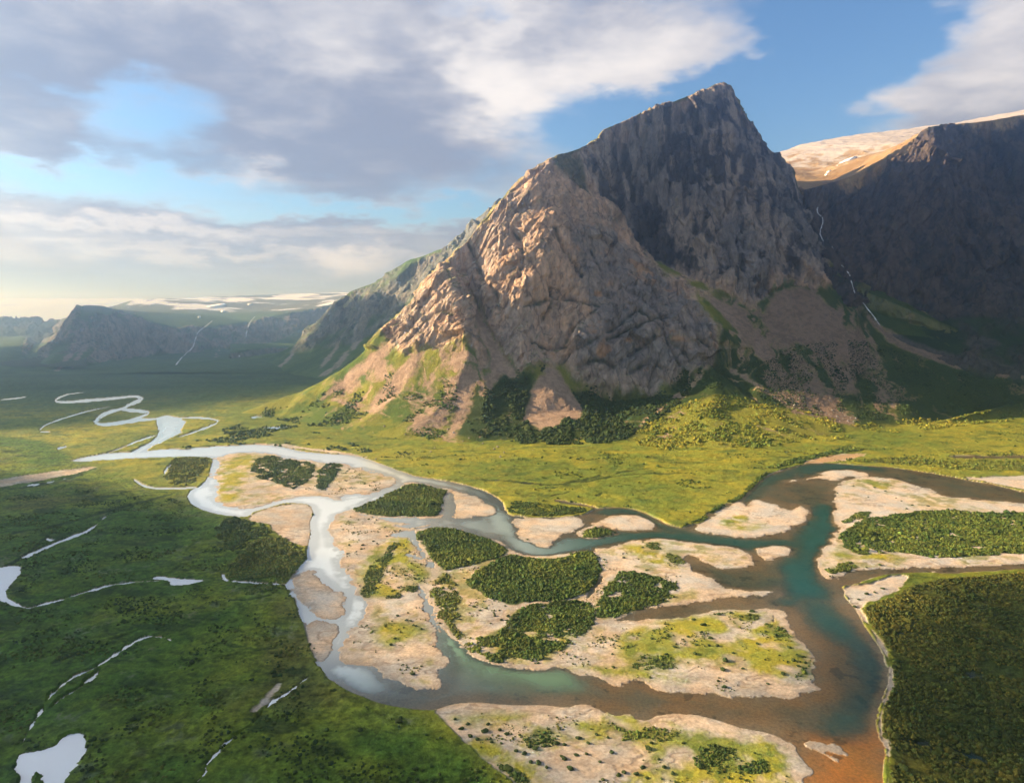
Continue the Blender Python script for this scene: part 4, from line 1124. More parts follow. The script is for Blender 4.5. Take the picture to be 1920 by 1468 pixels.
rg_ = paint(ridge, [(.27, .23, .20), (.20, .19, .18), (.12, .115, .11)], [(.09, .14, .03), (.055, .105, .026)], (.34, .28, .23), .2, 290)
tag(mesh_np('ridge', ridge.V, ridge.F, M_rock, [('cover', 'C', np.clip(rg_, .01, .9)), ('rock', 'F', ridge.rockm), ('tuft', 'F', 1 - ridge.rockm)], ridge.N), "hazy blue ridge with a pale spur behind the peak's left shoulder", 'ridge', 'structure')

# ------------------------------------------------------------------ far plateau with cliffs
MESA = [(128, 612, 6000), (140, 600, 6100), (155, 591, 6150), (200, 588, 6250), (240, 590, 6400), (268, 600, 6700), (330, 613, 7200), (400, 612, 7700), (470, 604, 8200), (540, 588, 8600), (600, 577, 9000), (660, 562, 9400), (720, 560, 9600),
  (112, 650, 5820), (140, 648, 5930), (200, 646, 6080), (300, 647, 6900), (400, 643, 7420), (500, 632, 8050), (600, 616, 8800), (700, 610, 9200),
  (165, 574, 7100), (190, 571, 7000), (250, 562, 9500), (300, 585, 8000), (400, 590, 8800), (500, 575, 9800), (400, 556, 11500), (550, 552, 12500), (660, 548, 12500), (760, 548, 13000), (900, 548, 13500), (150, 572, 7000)]
MESA = [(a, b, float(np.interp(Y, [5500, 6000, 7000, 9000, 13500], [6950, 7500, 10000, 13500, 22000]))) for a, b, Y in MESA]
MESA += [(20, 712, 0), (60, 702, 0), (130, 692, 0), (220, 676, 0), (300, 668, 0), (400, 660, 0), (500, 655, 0), (620, 652, 0), (760, 650, 0)]
ex = []
for a, b, Y in MESA[27:32]:
    x, y, zq = at(a, b, Y)
    ex += [(x, y + 4000, zq - 250), (x, y + 7000, zq - 700)]
mesa = Range(MESA, (-9500, 6000, 5000, 34000), 34.0, 55.0, ex + [at(100, 640, 11500), at(60, 650, 13000), at(110, 600, 14000), at(140, 580, 18000)])
def mesa_detail(p, slope):
    band = np.array([at(a, b, Y)[:2] for a, b, Y in MESA[:13]] + [at(a, b + 14, Y - 400)[:2] for a, b, Y in MESA[20:12:-1]])
    mesa.rockm = np.maximum(sstep(22, 30, slope), sstep(-60, 90, sdf(p[:, 0], p[:, 1], band, 300) + fbm2(p[:, 0], p[:, 1], 260, 4, 378) * 160))
    mesa.scr = bulk([stroke("150,640 120,680 105,696", 9), stroke("165,640 135,690", 7), stroke("220,640 195,672", 9), stroke("265,640 240,668", 5), "405,660 415,655 410,668 400,672"], mesa, p, 5500, 20000) + fbm2(p[:, 0], p[:, 1], 90, 3, 379) * 25
    d = rocky(p * .4, 1.0, 340, .3) * 1.9
    return mesa.rockm * d + (1 - mesa.rockm) * fbm2(p[:, 0], p[:, 1], 300, 5, 380) * 14
mesa.build(-60, 960, 1.8, 5200, 33000, 340, mesa_detail)
me_ = paint(mesa, [(.30, .24, .20), (.20, .18, .17), (.12, .115, .11)], [(.075, .125, .035), (.055, .10, .028)], (.34, .26, .22), .4, 390)
x, y, zq = mesa.V.T
upl = sstep(330, 470, zq) * sstep(20, 12, mesa.slope)
me_ = lerp(me_, colr(.16, .16, .13), upl * .8)
sn = sstep(.12, .24, fbm2(x * .6, y * .8, 700, 5, 391, .6) + (zq - 700) / 1500 + sstep(14000, 20000, y) * .12) * upl
me_ = lerp(me_, colr(.85, .87, .90), sn)
tag(mesh_np('plateau', mesa.V, mesa.F, M_rock, [('cover', 'C', np.clip(me_, .01, .9)), ('rock', 'F', mesa.rockm), ('tuft', 'F', 1 - mesa.rockm)], mesa.N), "long far plateau with blue cliffs and snow along its top", 'plateau', 'structure')

# ------------------------------------------------------------------ far left hills and ice plateau
FARL = [(-60, 600, 9000), (0, 612, 9000), (22, 603, 9200), (35, 590, 9400), (50, 602, 9300), (62, 612, 9200), (85, 604, 9600), (105, 598, 9900), (125, 606, 9900), (150, 600, 10000), (0, 660, 7800), (60, 655, 8000), (120, 650, 8600), (-60, 660, 7600), (-120, 610, 9000)]
FARL = [(a, b, Y * 1.5) for a, b, Y in FARL]
FARL += [(-100, 690, 0), (0, 688, 0), (60, 684, 0), (140, 676, 0)]
ex = []
for a, b, Y in FARL[:10]:
    x, y, zq = at(a, b, Y)
    ex.append((x, y + 1800, zq - 300))
farl = Range(FARL, (-15000, -3500, 5500, 20500), 34.0, 30.0, ex)
def farl_detail(p, slope):
    farl.rockm = sstep(8, 18, slope)
    farl.scr = np.full(len(p), -50.)
    return farl.rockm * rocky(p * .5, 1., 440, .4) * 2.5
farl.build(-130, 175, 2.2, 5800, 19500, 200, farl_detail)
fl_ = paint(farl, [(.13, .12, .13), (.10, .10, .11), (.07, .07, .08)], [(.05, .07, .03), (.05, .06, .03)], None, .2, 490)
tag(mesh_np('hills', farl.V, farl.F, M_rock, [('cover', 'C', np.clip(fl_, .01, .9)), ('rock', 'F', farl.rockm), ('tuft', 'F', 1 - farl.rockm)], farl.N), "dark blue jagged hills at the far left edge", 'hills', 'structure')
ICE = [(-250, 610, 12500), (0, 618, 12500), (160, 612, 12500), (300, 610, 12600), (-250, 575, 15500), (0, 572, 15500), (160, 572, 15500), (300, 572, 15500), (-250, 560, 18500), (0, 559, 18500), (160, 559, 18500), (320, 559, 18500)]
ICE = [(a, b, Y * 1.8) for a, b, Y in ICE]
ice = Range(ICE, (-35000, -9500, 21500, 35000), 100.0, 120.0)
def ice_detail(p, slope):
    ice.rockm = np.zeros(len(p))
    return fbm2(p[:, 0], p[:, 1], 900, 4, 500) * 35
ice.build(-240, 290, 4, 22700, 33200, 120, ice_detail)
x, y, zq = ice.V.T
ic = lerp(colr(.62, .68, .78), colr(.42, .48, .58), sstep(.15, .5, fbm2(x, y * .5, 700, 5, 501)))
tag(mesh_np('snowfield', ice.V, ice.F, M_rock, [('cover', 'C', ic), ('rock', 'F', ice.rockm), ('tuft', 'F', ice.rockm)], ice.N), "white snowfield upland on the far left horizon", 'snowfield', 'structure')
# ================================================================== PLANTS
def bush_templates(sub, k, jit, seed):
    r = np.random.default_rng(seed)
    out = []
    for i in range(k):
        bm = bmesh.new()
        bmesh.ops.create_icosphere(bm, subdivisions=sub, radius=1.0)
        v = np.array([q.co[:] for q in bm.verts])
        f = np.array([[q.index for q in p.verts] for p in bm.faces])
        bm.free()
        v *= (1 + r.uniform(-jit, jit, len(v)))[:, None]
        v[:, 2] = np.where(v[:, 2] < -.25, -.3, v[:, 2]) * .85 + .22
        keep = (v[f][:, :, 2].max(1) > -.02)
        f = f[keep]
        u = np.unique(f)
        rm = np.full(len(v), -1)
        rm[u] = np.arange(len(u))
        out.append((v[u], rm[f]))
    return out
T_SMALL = bush_templates(1, 10, .33, 3)
T_BIG = bush_templates(2, 6, .30, 5)

def bush_mesh(name, pts, size, tint, var=.3):
    """pts (n,3); every bush a leafy dome of its own"""
    n = len(pts)
    if n == 0:
        return None
    sz = size * np.exp(rng.normal(-.05, .38, n))
    ang = rng.uniform(0, 6.283, n)
    kind = rng.integers(0, len(T_SMALL), n)
    Vs, Fs, Cs = [], [], []
    off = 0
    for k, (tv, tf) in enumerate(T_SMALL):
        s = np.nonzero(kind == k)[0]
        if len(s) == 0: continue
        ca, sa = np.cos(ang[s])[:, None], np.sin(ang[s])[:, None]
        xx = (tv[:, 0] * ca - tv[:, 1] * sa) * sz[s][:, None] + pts[s, 0][:, None]
        yy = (tv[:, 0] * sa + tv[:, 1] * ca) * sz[s][:, None] + pts[s, 1][:, None]
        zz = tv[:, 2] * sz[s][:, None] * rng.uniform(.7, 1.15, len(s))[:, None] + pts[s, 2][:, None]
        Vs.append(np.stack([xx, yy, zz], -1).reshape(-1, 3))
        m = len(tv)
        Fs.append((tf[None] + (off + np.arange(len(s)) * m)[:, None, None]).reshape(-1, 3))
        off += len(s) * m
        c = tint[s] * rng.uniform(1 - var, 1 + var, len(s))[:, None] * (1 + rng.uniform(-.18, .18, (len(s), 1)) * np.array([1.4, .3, -.5]))
        Cs.append(np.repeat(c, m, 0))
    return mesh_np(name, np.concatenate(Vs), np.concatenate(Fs), M_leaf, [('cover', 'C', np.concatenate(Cs))], smooth=False)

def scatter(poly, spacing):
    x0, y0 = poly.min(0)
    x1, y1 = poly.max(0)
    gx, gy = np.meshgrid(np.arange(x0, x1, spacing), np.arange(y0, y1, spacing))
    gx, gy = gx.ravel(), gy.ravel()
    gx = gx + rng.uniform(-.5, .5, len(gx)) * spacing
    gy = gy + rng.uniform(-.5, .5, len(gy)) * spacing
    return gx, gy

DARKG, MIDG, LITG = np.array([.062, .095, .016]), np.array([.12, .145, .022]), np.array([.19, .19, .026])
n_bush = 0
for lb, q, sp, size, gap in THICK:
    poly = wpoly(q, 1 if isinstance(q, str) else 0)
    yc = poly[:, 1].mean()
    gx, gy = scatter(poly, .66 * sp * max(1.0, yc / 1500))
    d = sdf(gx, gy, poly, 30)
    nz = fbm2(gx, gy, 24, 4, 600) + .35 * fbm2(gx, gy, 7, 2, 601)
    keep = (d + fbm2(gx, gy, 24, 4, 603, .6) * 11 > .3) & (nz > (gap * .95 - .52 if gap else -9))
    gx, gy, d = gx[keep], gy[keep], d[keep]
    pts = np.stack([gx, gy, ground_z(gx, gy)], 1)
    ok = pts[:, 2] > .05
    pts = pts[ok]
    m = sstep(-.35, .4, fbm2(pts[:, 0], pts[:, 1], 60, 4, 604))
    tint = DARKG * (1 - m[:, None]) + MIDG * m[:, None]
    if 'light' in lb or 'sunlit' in lb or 'bright' in lb:
        tint = tint * .45 + LITG * .55  # covers own light green and sunlight painted into the sunlit clumps
    n_bush += len(pts)
    o = bush_mesh('willow_thicket', pts, size * .54 * max(1.0, yc / 1500) ** .6, tint * (1 + .5 * fbm2(pts[:, 0], pts[:, 1], 18, 3, 605))[:, None])
    if o: tag(o, lb, 'thicket', 'stuff')

def cover_bushes(name, lb, q, sp, size, keep_f, tint_f, zf, rg=None, ya=0, yb=0):
    global n_bush
    poly = wpoly(q, 1) if rg is None else rg.plan(q, ya, yb, 1)
    gx, gy = scatter(poly, sp)
    k = (sdf(gx, gy, poly, 30) > 0) & keep_f(gx, gy)
    gx, gy = gx[k], gy[k]
    pts = np.stack([gx, gy, zf(gx, gy)], 1)
    pts = pts[pts[:, 2] > .1]
    gx, gy = pts[:, 0], pts[:, 1]
    n_bush += len(pts)
    o = bush_mesh(name, pts, size, tint_f(gx, gy))
    if o: tag(o, lb, 'scrub', 'stuff')
# dark low forest of the right bank
cover_bushes('scrub', "olive green dwarf birch scrub filling the shaded right corner", FOREST.replace('2100', '2010').replace('1560', '1500'), 2.9, 1.55,
             lambda a, b: fbm2(a, b, 30, 4, 610) > -.32,
             lambda a, b: lerp(colr(.070, .082, .014), colr(.14, .13, .020), sstep(-.3, .3, fbm2(a, b, 70, 4, 611))), ground_z)
hill_z = lambda a, b: np.maximum(main_z(a, b), ground_z(a, b)) - .2
def notscree(a, b):
    s = sdf(a, b, m_rock) < 9
    for q in M_SCREE[:4]:
        s &= sdf(a, b, main.plan(q, YA, YB, 1)) < 2
    return s
cover_bushes('hillside_scrub', "bright green scrub over the sunlit mound below the cliff", "1180,815 1250,768 1340,738 1420,752 1500,768 1600,795 1700,790 1920,768 2000,768 2000,800 1700,830 1560,845 1430,862 1330,862 1210,850", 6.2, 3.0,
             lambda a, b: fbm2(a, b, 55, 4, 620) + .4 * fbm2(a, b, 16, 2, 625) > .02,
             lambda a, b: lerp(colr(.15, .17, .02), colr(.27, .25, .03), sstep(-.3, .3, fbm2(a, b, 90, 3, 621))), hill_z, main, 1950, 3600)
cover_bushes('alder_scrub', "dark alder scrub in the hollow at the foot of the great peak", "890,725 920,728 940,715 960,696 985,690 1000,690 1035,672 1071,704 1130,728 1188,728 1257,718 1287,690 1325,690 1310,712 1265,768 1200,805 1160,832 1050,838 950,835 890,815 870,800", 6.0, 4.2,
             lambda a, b: (fbm2(a, b * .3, 42, 4, 622) + .3 * fbm2(a, b, 14, 2, 639) > .02 - .3 * sstep(150, 500, a)) & notscree(a, b),
             lambda a, b: np.tile(np.array([.040, .062, .014]), (len(a), 1)), hill_z, main, 1950, 3600)
cover_bushes('slope_scrub', "yellow green scrub streaks on the long left slope", "450,775 600,740 720,700 800,690 880,740 860,820 740,830 600,810 520,790", 9.0, 3.4,
             lambda a, b: fbm2(a, b * .6, 60, 4, 623) > .16,
             lambda a, b: np.tile(np.array([.085, .12, .02]), (len(a), 1)), hill_z, main, 1950, 3600)
cover_bushes('valley_scrub', "green scrub lines across the sunlit upstream flat", "330,848 420,800 520,790 640,825 720,855 560,840 430,832 300,846", 8.0, 3.2,
             lambda a, b: fbm2(a, b, 90, 4, 624) > .05,
             lambda a, b: np.tile(np.array([.075, .11, .02]), (len(a), 1)), ground_z)
cover_bushes('tundra_scrub', "low dark willow scrub scattered over the left tundra", "-60,930 250,915 460,975 545,1090 590,1240 720,1326 880,1420 960,1470 960,1490 -60,1490", 5.2, 1.3,
             lambda a, b: fbm2(a, b, 45, 4, 626) + .3 * fbm2(a, b, 9, 2, 627) > .12,
             lambda a, b: lerp(colr(.045, .07, .012), colr(.10, .12, .018), sstep(-.3, .3, fbm2(a, b, 80, 3, 628))), ground_z)
cover_bushes('meadow_scrub', "dark scrub specks strewn over the bright meadow below the mountain", "600,830 800,850 1000,840 1250,855 1450,850 1580,840 1920,790 2000,790 2000,888 1700,872 1560,864 1440,884 1400,910 1330,955 1270,978 1130,945 960,940 900,910 780,885 640,848", 7.5, 1.9,
             lambda a, b: fbm2(a, b * 2.0, 70, 5, 629, .62) + .3 * fbm2(a, b, 12, 2, 630) > .33,
             lambda a, b: lerp(colr(.06, .09, .014), colr(.13, .15, .02), sstep(-.3, .3, fbm2(a, b, 80, 3, 631))), ground_z)
cover_bushes('talus_scrub', "dark green scrub strips on the shaded talus right of the buttress", "1345,640 1380,640 1420,690 1480,650 1560,640 1640,640 1700,665 1800,695 1920,715 1990,720 1990,768 1920,758 1700,782 1600,788 1480,765 1400,736 1340,732 1300,722", 7.5, 2.6,
             lambda a, b: (fbm2(a - .3 * b, b * .3, 60, 4, 636) > -.12) & (a * 0 == 0),
             lambda a, b: lerp(colr(.030, .052, .014), colr(.06, .09, .02), sstep(-.3, .3, fbm2(a, b, 60, 3, 637))), lambda a, b: np.maximum(hill_z(a, b), right_m.h(a, b)) - .3, main, 1950, 3900)
BARS = "470,880 640,870 740,905 640,960 640,1050 690,1130 650,1230 830,1290 870,1220 950,1250 1100,1262 1300,1300 1530,1290 1520,1220 1450,1150 1290,1140 1290,1050 1120,1030 900,1000 660,965"
on_bar = lambda a, b: (fbm2(a, b, 38, 4, 632, .6) + .45 * fbm2(a, b, 9, 3, 633) > .30)
cover_bushes('bar_scrub', "tiny scattered willow tufts on the sandy islands", BARS, 4.6, 1.0, on_bar,
             lambda a, b: lerp(colr(.06, .085, .016), colr(.16, .165, .03), sstep(-.3, .3, fbm2(a, b, 30, 3, 634))), lambda a, b: np.where(ground_z(a, b) < .35, 0, ground_z(a, b)))
cover_bushes('bar_scrub', "tiny scattered willow tufts on the southern bar at the bottom edge", "840,1340 1000,1325 1200,1355 1400,1375 1500,1430 1500,1500 1000,1500 900,1405", 3.6, .8, on_bar,
             lambda a, b: lerp(colr(.06, .08, .016), colr(.15, .15, .03), sstep(-.3, .3, fbm2(a, b, 30, 3, 635))), lambda a, b: np.where(ground_z(a, b) < .35, 0, ground_z(a, b)))

# single shrubs standing apart on the bars
def shrub_proto(i):
    tv, tf = T_BIG[i]
    r = np.random.default_rng(50 + i)
    V_, F_, off = [], [], 0
    for k in range(4):
        c = np.array([r.uniform(-.55, .55), r.uniform(-.55, .55), r.uniform(0, .15)]) if k else np.zeros(3)
        s = r.uniform(.5, .8) if k else 1.0
        V_.append(tv * s + c)
        F_.append(tf + off)
        off += len(tv)
    V_ = np.concatenate(V_)
    cv = np.array([.050, .072, .016]) * r.uniform(.8, 1.3, len(V_))[:, None]
    return V_, np.concatenate(F_), cv
def stem_proto():
    bm = bmesh.new()
    for k in range(5):
        a = k * 1.26
        r = bmesh.ops.create_cone(bm, segments=5, radius1=.05, radius2=.02, depth=.7)
        for v in r['verts']:
            h = v.co.z + .35
            v.co.x += math.cos(a) * (.08 + .35 * h)
            v.co.y += math.sin(a) * (.08 + .35 * h)
            v.co.z = h - .12
    me = bpy.data.meshes.new('stem')
    bm.to_mesh(me)
    bm.free()
    return me
M_stem = plain('grey_stem', (.16, .12, .09), .9, 3, .3)
stem_me = stem_proto()
stem_me.materials.append(M_stem)
protos = []
for i in range(5):
    v, f, cv = shrub_proto(i)
    o = mesh_np('willow_shrub', v, f, M_leaf, [('cover', 'C', cv)], smooth=False)
    protos.append(o.data)
    bpy.data.objects.remove(o)
SHRUBS = {
 "dark willow shrub dotting the pale upper part of the southern bar": ("shrubs on the southern bar", 2.0,
   "877,1360 895,1387 940,1395 937,1370 950,1378 908,1373 853,1350 922,1393 968,1410 865,1368 882,1382 915,1360 1010,1432 995,1430 1025,1440 1070,1443 1043,1396 1058,1398 1085,1385 1103,1395 1140,1385 1118,1378 1053,1420 1058,1424 1080,1417 1100,1415 1170,1450 1193,1453 1205,1440 1215,1405 1222,1395 1235,1425 1213,1460 1125,1430 1147,1412 1160,1455 1245,1440 1262,1452 1030,1400 983,1415 1003,1405"),
 "bushy willow on the yellow moss of the central island": ("shrubs on the mossy flat", 2.3,
   "1305,1210 1303,1227 1355,1257 1393,1255 1440,1283 1320,1173 1348,1153 1370,1150 1410,1147 1388,1163 1455,1192 1480,1215 1500,1232 1510,1243 1497,1250 1375,1225 1360,1240 1265,1215 1290,1195 1315,1187 1250,1228 1228,1240 1205,1235 1195,1246 1240,1247 1300,1162 1420,1208 1468,1265 1332,1198 1345,1212"),
 "small shrub on the bare sandy side of the central island": ("shrubs on the central sand", 1.8,
   "888,1138 862,1162 920,1170 936,1146 947,1137 952,1157 973,1177 990,1160 907,1128 900,1145 928,1156 940,1163 880,1150 912,1142 870,1085 893,1080 1125,1200 1130,1195 1150,1252 1148,1228 1070,1235 1078,1232 1212,1070 1137,1055 1133,1050 1170,1047 1205,1028"),
 "tiny shrub on the ribbed sand of the braided bar": ("shrubs on the braided bar", 1.6,
   "657,970 672,975 680,983 640,988 702,981 665,990 663,1000 673,1013 685,1000 655,1012 662,1014 700,1016 707,1020 680,1023 683,1029 725,1006 740,996 750,995 735,1085 745,1075 726,1074 760,1080 747,1103 752,1100 762,1164 775,1173 780,1175 790,1180 757,1178 770,1165 740,1198 733,1210 745,1155 765,1150 755,1247 775,1265 790,1250 747,1238"),
 "small green shrub on the white sand of the right-hand peninsula": ("shrubs on the peninsula", 2.2,
   "1628,933 1680,935 1640,915 1660,922 1600,912 1570,925 1690,940 1710,948 1740,950 1700,955 1602,1303 1603,1138 1625,1115 1640,1112 1655,1105 1625,1065 1650,1060 1610,1125"),
}
n_sh = 0
for lb, (grp, size, s) in SHRUBS.items():
    for k, (a, b) in enumerate(P(s)):
        x, y, _ = gnd(a, b)
        zq = float(ground_z(np.array([x]), np.array([y]))[0])
        if zq < .06:
            continue
        o = bpy.data.objects.new('willow_shrub', protos[k % 5])
        COL.objects.link(o)
        r = size * random.uniform(.65, 1.3)
        o.location = (x, y, zq)
        o.rotation_euler = (0, 0, random.uniform(0, 6.28))
        o.scale = (r * random.uniform(.9, 1.5), r, r * random.uniform(.7, 1.0))
        tag(o, lb, 'shrub', None, grp)
        c = bpy.data.objects.new('stem', stem_me)
        COL.objects.link(c)
        c.parent = o
        n_sh += 1

# ------------------------------------------------------------------ boulders at the foot of the slope
bprot = []
for i in range(4):
    bm = bmesh.new()
    bmesh.ops.create_icosphere(bm, subdivisions=3, radius=1)
    r = random.Random(i + 3)
    cuts = [(Vector((r.uniform(-1, 1), r.uniform(-1, 1), r.uniform(-.3, 1))).normalized(), r.uniform(.55, .85)) for _ in range(11)]
    for v in bm.verts:
        for nrm, dd in cuts:
            e = v.co.dot(nrm) - dd
            if e > 0: v.co -= nrm * e * .95
        v.co *= 1 + r.uniform(-.03, .03)
    me = bpy.data.meshes.new('boulder')
    bm.to_mesh(me)
    bm.free()
    me.materials.append(M_boulder)
    bprot.append(me)
for lb, grp, s, size in (("grey boulder lying on the green slope foot below the scree", "boulders on the meadow edge", "683,845 705,861 792,846 808,848 850,812 933,838 927,843 840,805 868,828 760,815 735,823 660,832 720,800 700,812 905,832 945,850 938,857 815,840 880,822 1000,845", 4.0),
                         ("pinkish block among the lowest rocks of the right-hand scree", "blocks at the scree toe", "1452,745 1462,752 1475,757 1490,760 1500,766 1510,762 1525,770 1540,772 1555,778 1570,782 1580,786 1590,790 1600,791 1585,780 1560,770 1530,760 1605,785 1480,748 1575,790 1595,784", 4.5)):
    for k, (a, b) in enumerate(P(s)):
        x, y, zq = main.hit(a, b, 1700, 3600, 3.0)
        if 'grey' in lb and zq < 2:
            x, y, zq = gnd(a, b, 1.0)
        o = bpy.data.objects.new('boulder', bprot[k % 4])
        COL.objects.link(o)
        r = size * random.uniform(.5, 1.25)
        o.location = (x, y, float(hill_z(np.array([x]), np.array([y]))[0]) + r * .3)
        o.scale = (r, r * random.uniform(.7, 1), r * random.uniform(.6, .9))
        o.rotation_euler = (random.uniform(-.3, .3), random.uniform(-.3, .3), random.uniform(0, 6.28))
        tag(o, lb, 'boulder', None, grp)

# ------------------------------------------------------------------ waterfalls and snow patches
def drape(rg, pxs_, w, ya, yb, lift):
    """a ribbon of falling water lying on a slope"""
    pts = smooth_line(P(pxs_), 3)
    pts = [(a + random.uniform(-.7, .7), b) for a, b in pts]
    V_, F_ = [], []
    for i, (a, b) in enumerate(pts):
        c = np.array(rg.hit(a, b, ya, yb, 3.0))
        ww = w * random.uniform(.35, 1.3)
        d = -c / np.linalg.norm(c - np.array([0, 0, CAMH]))
        c = c + np.array([d[0], d[1], .35]) * lift
        for k in (-.5, 0, .5):
            V_.append(c + np.array([k * ww, 0, (0 if k else .5)]))
        if i and random.random() < .93:
            j = 3 * i
            F_ += [[j - 3, j - 2, j + 1, j], [j - 2, j - 1, j + 2, j + 1]]
    return np.array(V_), np.array(F_)
both = Range.__new__(Range)
both.h = lambda a, b: np.maximum(main.h(a, b), right_m.h(a, b))
for lb, rg, q, w, ya, yb, lift in (
    ("thin white waterfall stepping down the dark gully right of the peak", both, "1533,392 1531,402 1544,412 1542,425 1536,440 1544,455", 4, 2300, 4600, 16),
    ("long white cascade in the lower gully beside the right cliff", both, "1560,465 1566,480 1567,492 1582,503 1592,515 1596,530 1600,545 1604,556 1620,572 1640,598 1650,612", 5, 2300, 4600, 16),
    ("distant white waterfall on the left of the far plateau's cliff", mesa, "398,604 385,615 370,625 366,640 362,655 345,668 330,688", 13, 5500, 24000, 60),
    ("distant white waterfall on the right of the far plateau's cliff", mesa, "478,596 468,607 462,625 460,640 455,655 448,672", 13, 5500, 24000, 60)):
    v, f = drape(rg, q, w, ya, yb, lift)
    tag(mesh_np('waterfall', v, f, M_fall), lb, 'waterfall')
def patch(rg, q, ya, yb, lift):
    pts = smooth_poly(P(q), 2)
    top = [np.array(rg.hit(a, b, ya, yb, 6.0)) + np.array([0, -lift * .3, lift]) for a, b in pts]
    c = sum(top) / len(top)
    n = len(top)
    V_ = [c + np.array([0, 0, lift * .4])] + top + [p - np.array([0, 0, 2.2 * lift]) for p in top]
    F_ = [[0, 1 + i, 1 + (i + 1) % n] for i in range(n)]
    for i in range(n):
        a, b = 1 + i, 1 + (i + 1) % n
        F_ += [[a, a + n, b + n], [a, b + n, b]]
    return np.array(V_), np.array(F_)
for lb, rg, q, ya, yb, lift in (
    ("slanting white snow patch on the orange dome", dome, "1566,312 1582,302 1604,293 1606,296 1590,306 1574,313", 3500, 8000, 3),
    ("smaller snow streak lower on the orange dome", dome, "1545,329 1551,322 1560,319 1556,325 1548,331", 3500, 8000, 3),
    ("larger snow patch near the far plateau's rim", mesa, "385,576 405,572 425,573 415,577 395,578", 5500, 24000, 18),
    ("second snow patch just below the larger one on the far plateau", mesa, "400,573 410,571 426,571 420,574", 5500, 24000, 15),
    ("small snow speck below the others on the far plateau", mesa, "413,584 420,583 424,584 418,586", 5500, 24000, 15),
    ("snow patch at the middle of the far plateau's rim", mesa, "462,571 470,570 475,571 468,573", 5500, 24000, 15),
    ("tiny snow spot on the left of the far plateau", mesa, "370,595 375,594 378,595 374,596", 5500, 24000, 15)):
    v, f = patch(rg, q, ya, yb, lift)
    tag(mesh_np('snow_patch', v, f, M_snow), lb, 'snow patch')

# ================================================================== LIGHT, SKY, AIR, CAMERA
EL, AZ = math.radians(19), math.radians(10)
SUN = np.array([-math.cos(EL) * math.cos(AZ), math.cos(EL) * math.sin(AZ), math.sin(EL)])
sl = bpy.data.lights.new('sun', 'SUN')
sl.energy = 5.0
sl.angle = math.radians(.5)
sl.color = (1.0, .84, .62)
so = bpy.data.objects.new('sun', sl)
so.rotation_euler = Vector(SUN).to_track_quat('Z', 'Y').to_euler()
COL.objects.link(so)

# unseen clouds outside the frame, placed and shaped for the shade they cast
M_shade_cloud, t = material('shade_cloud')
pos = t.n('ShaderNodeNewGeometry').outputs['Position']
lw = t.n('ShaderNodeLayerWeight')
lw.inputs[0].default_value = .5
al = t.m('MULTIPLY', t.ramp(lw.outputs['Facing'], .25, .95, .52, 0.0), t.ramp(t.noise(pos, .004, 5, .6), .3, .6, .25, 1.0))
tr = t.n('ShaderNodeBsdfTransparent')
df = t.n('ShaderNodeBsdfDiffuse')
df.inputs[0].default_value = (.9, .9, .9, 1)
mx = t.n('ShaderNodeMixShader')
t.put(mx.inputs[0], al)
t.put(mx.inputs[1], tr.outputs[0])
t.put(mx.inputs[2], df.outputs[0])
out = t.n('ShaderNodeOutputMaterial')
t.put(out.inputs[0], mx.outputs[0])
CLOUD_Z = 2150.0
def shade_cloud(lb, q, step, size, inset):
    poly = wpoly(q, 1) if isinstance(q, str) else np.array(q, float)
    gx, gy = scatter(poly, step)
    k = sdf(gx, gy, poly, 200) > inset
    gx, gy = gx[k], gy[k]
    V_, F_, off = [], [], 0
    tv, tf = CT
    for a, b in zip(gx, gy):
        zz = CLOUD_Z + rng.uniform(0, 160)
        c = np.array([a, b, 0]) + SUN * (zz / SUN[2])
        r = size * rng.uniform(.6, 1.3)
        V_.append(tv * np.array([r * 1.5, r * 1.5, r * .7]) + c)
        F_.append(tf + off)
        off += len(tv)
    tag(mesh_np('shade_cloud', np.concatenate(V_), np.concatenate(F_), M_shade_cloud), lb, 'shade_cloud', 'structure')
bm = bmesh.new()
bmesh.ops.create_icosphere(bm, subdivisions=3, radius=1)
CT = (np.array([q.co[:] for q in bm.verts]), np.array([[q.index for q in p.verts] for p in bm.faces]))
CT = (CT[0] * (1 + .16 * fbm3(*(CT[0] * 3).T, 1.0, 3, 9))[:, None], CT[1])
bm.free()
shade_cloud("unseen grey clouds added beyond the left edge to shade the near tundra", "-700,905 0,905 150,918 330,965 430,1020 490,1120 520,1200 570,1290 700,1370 820,1440 860,1560 -700,1560", 75, 85, 25)
shade_cloud("small unseen clouds added beyond the left edge to shade the right corner", "1740,1110 1820,1095 2100,1090 2300,1560 1790,1560 1770,1400 1790,1280", 75, 80, 10)
shade_cloud("long bank of unseen clouds added beyond the left edge to shade the far valley", "-500,800 40,800 150,812 200,775 330,760 480,742 560,715 580,690 560,660 200,662 -500,680", 150, 150, 40)

shade_cloud("unseen clouds added beyond the left edge to shade the blue ridge", [(-1900, 4250), (450, 4250), (450, 5200), (50, 5850), (-1200, 6250), (-2000, 5400)], 150, 150, 40)

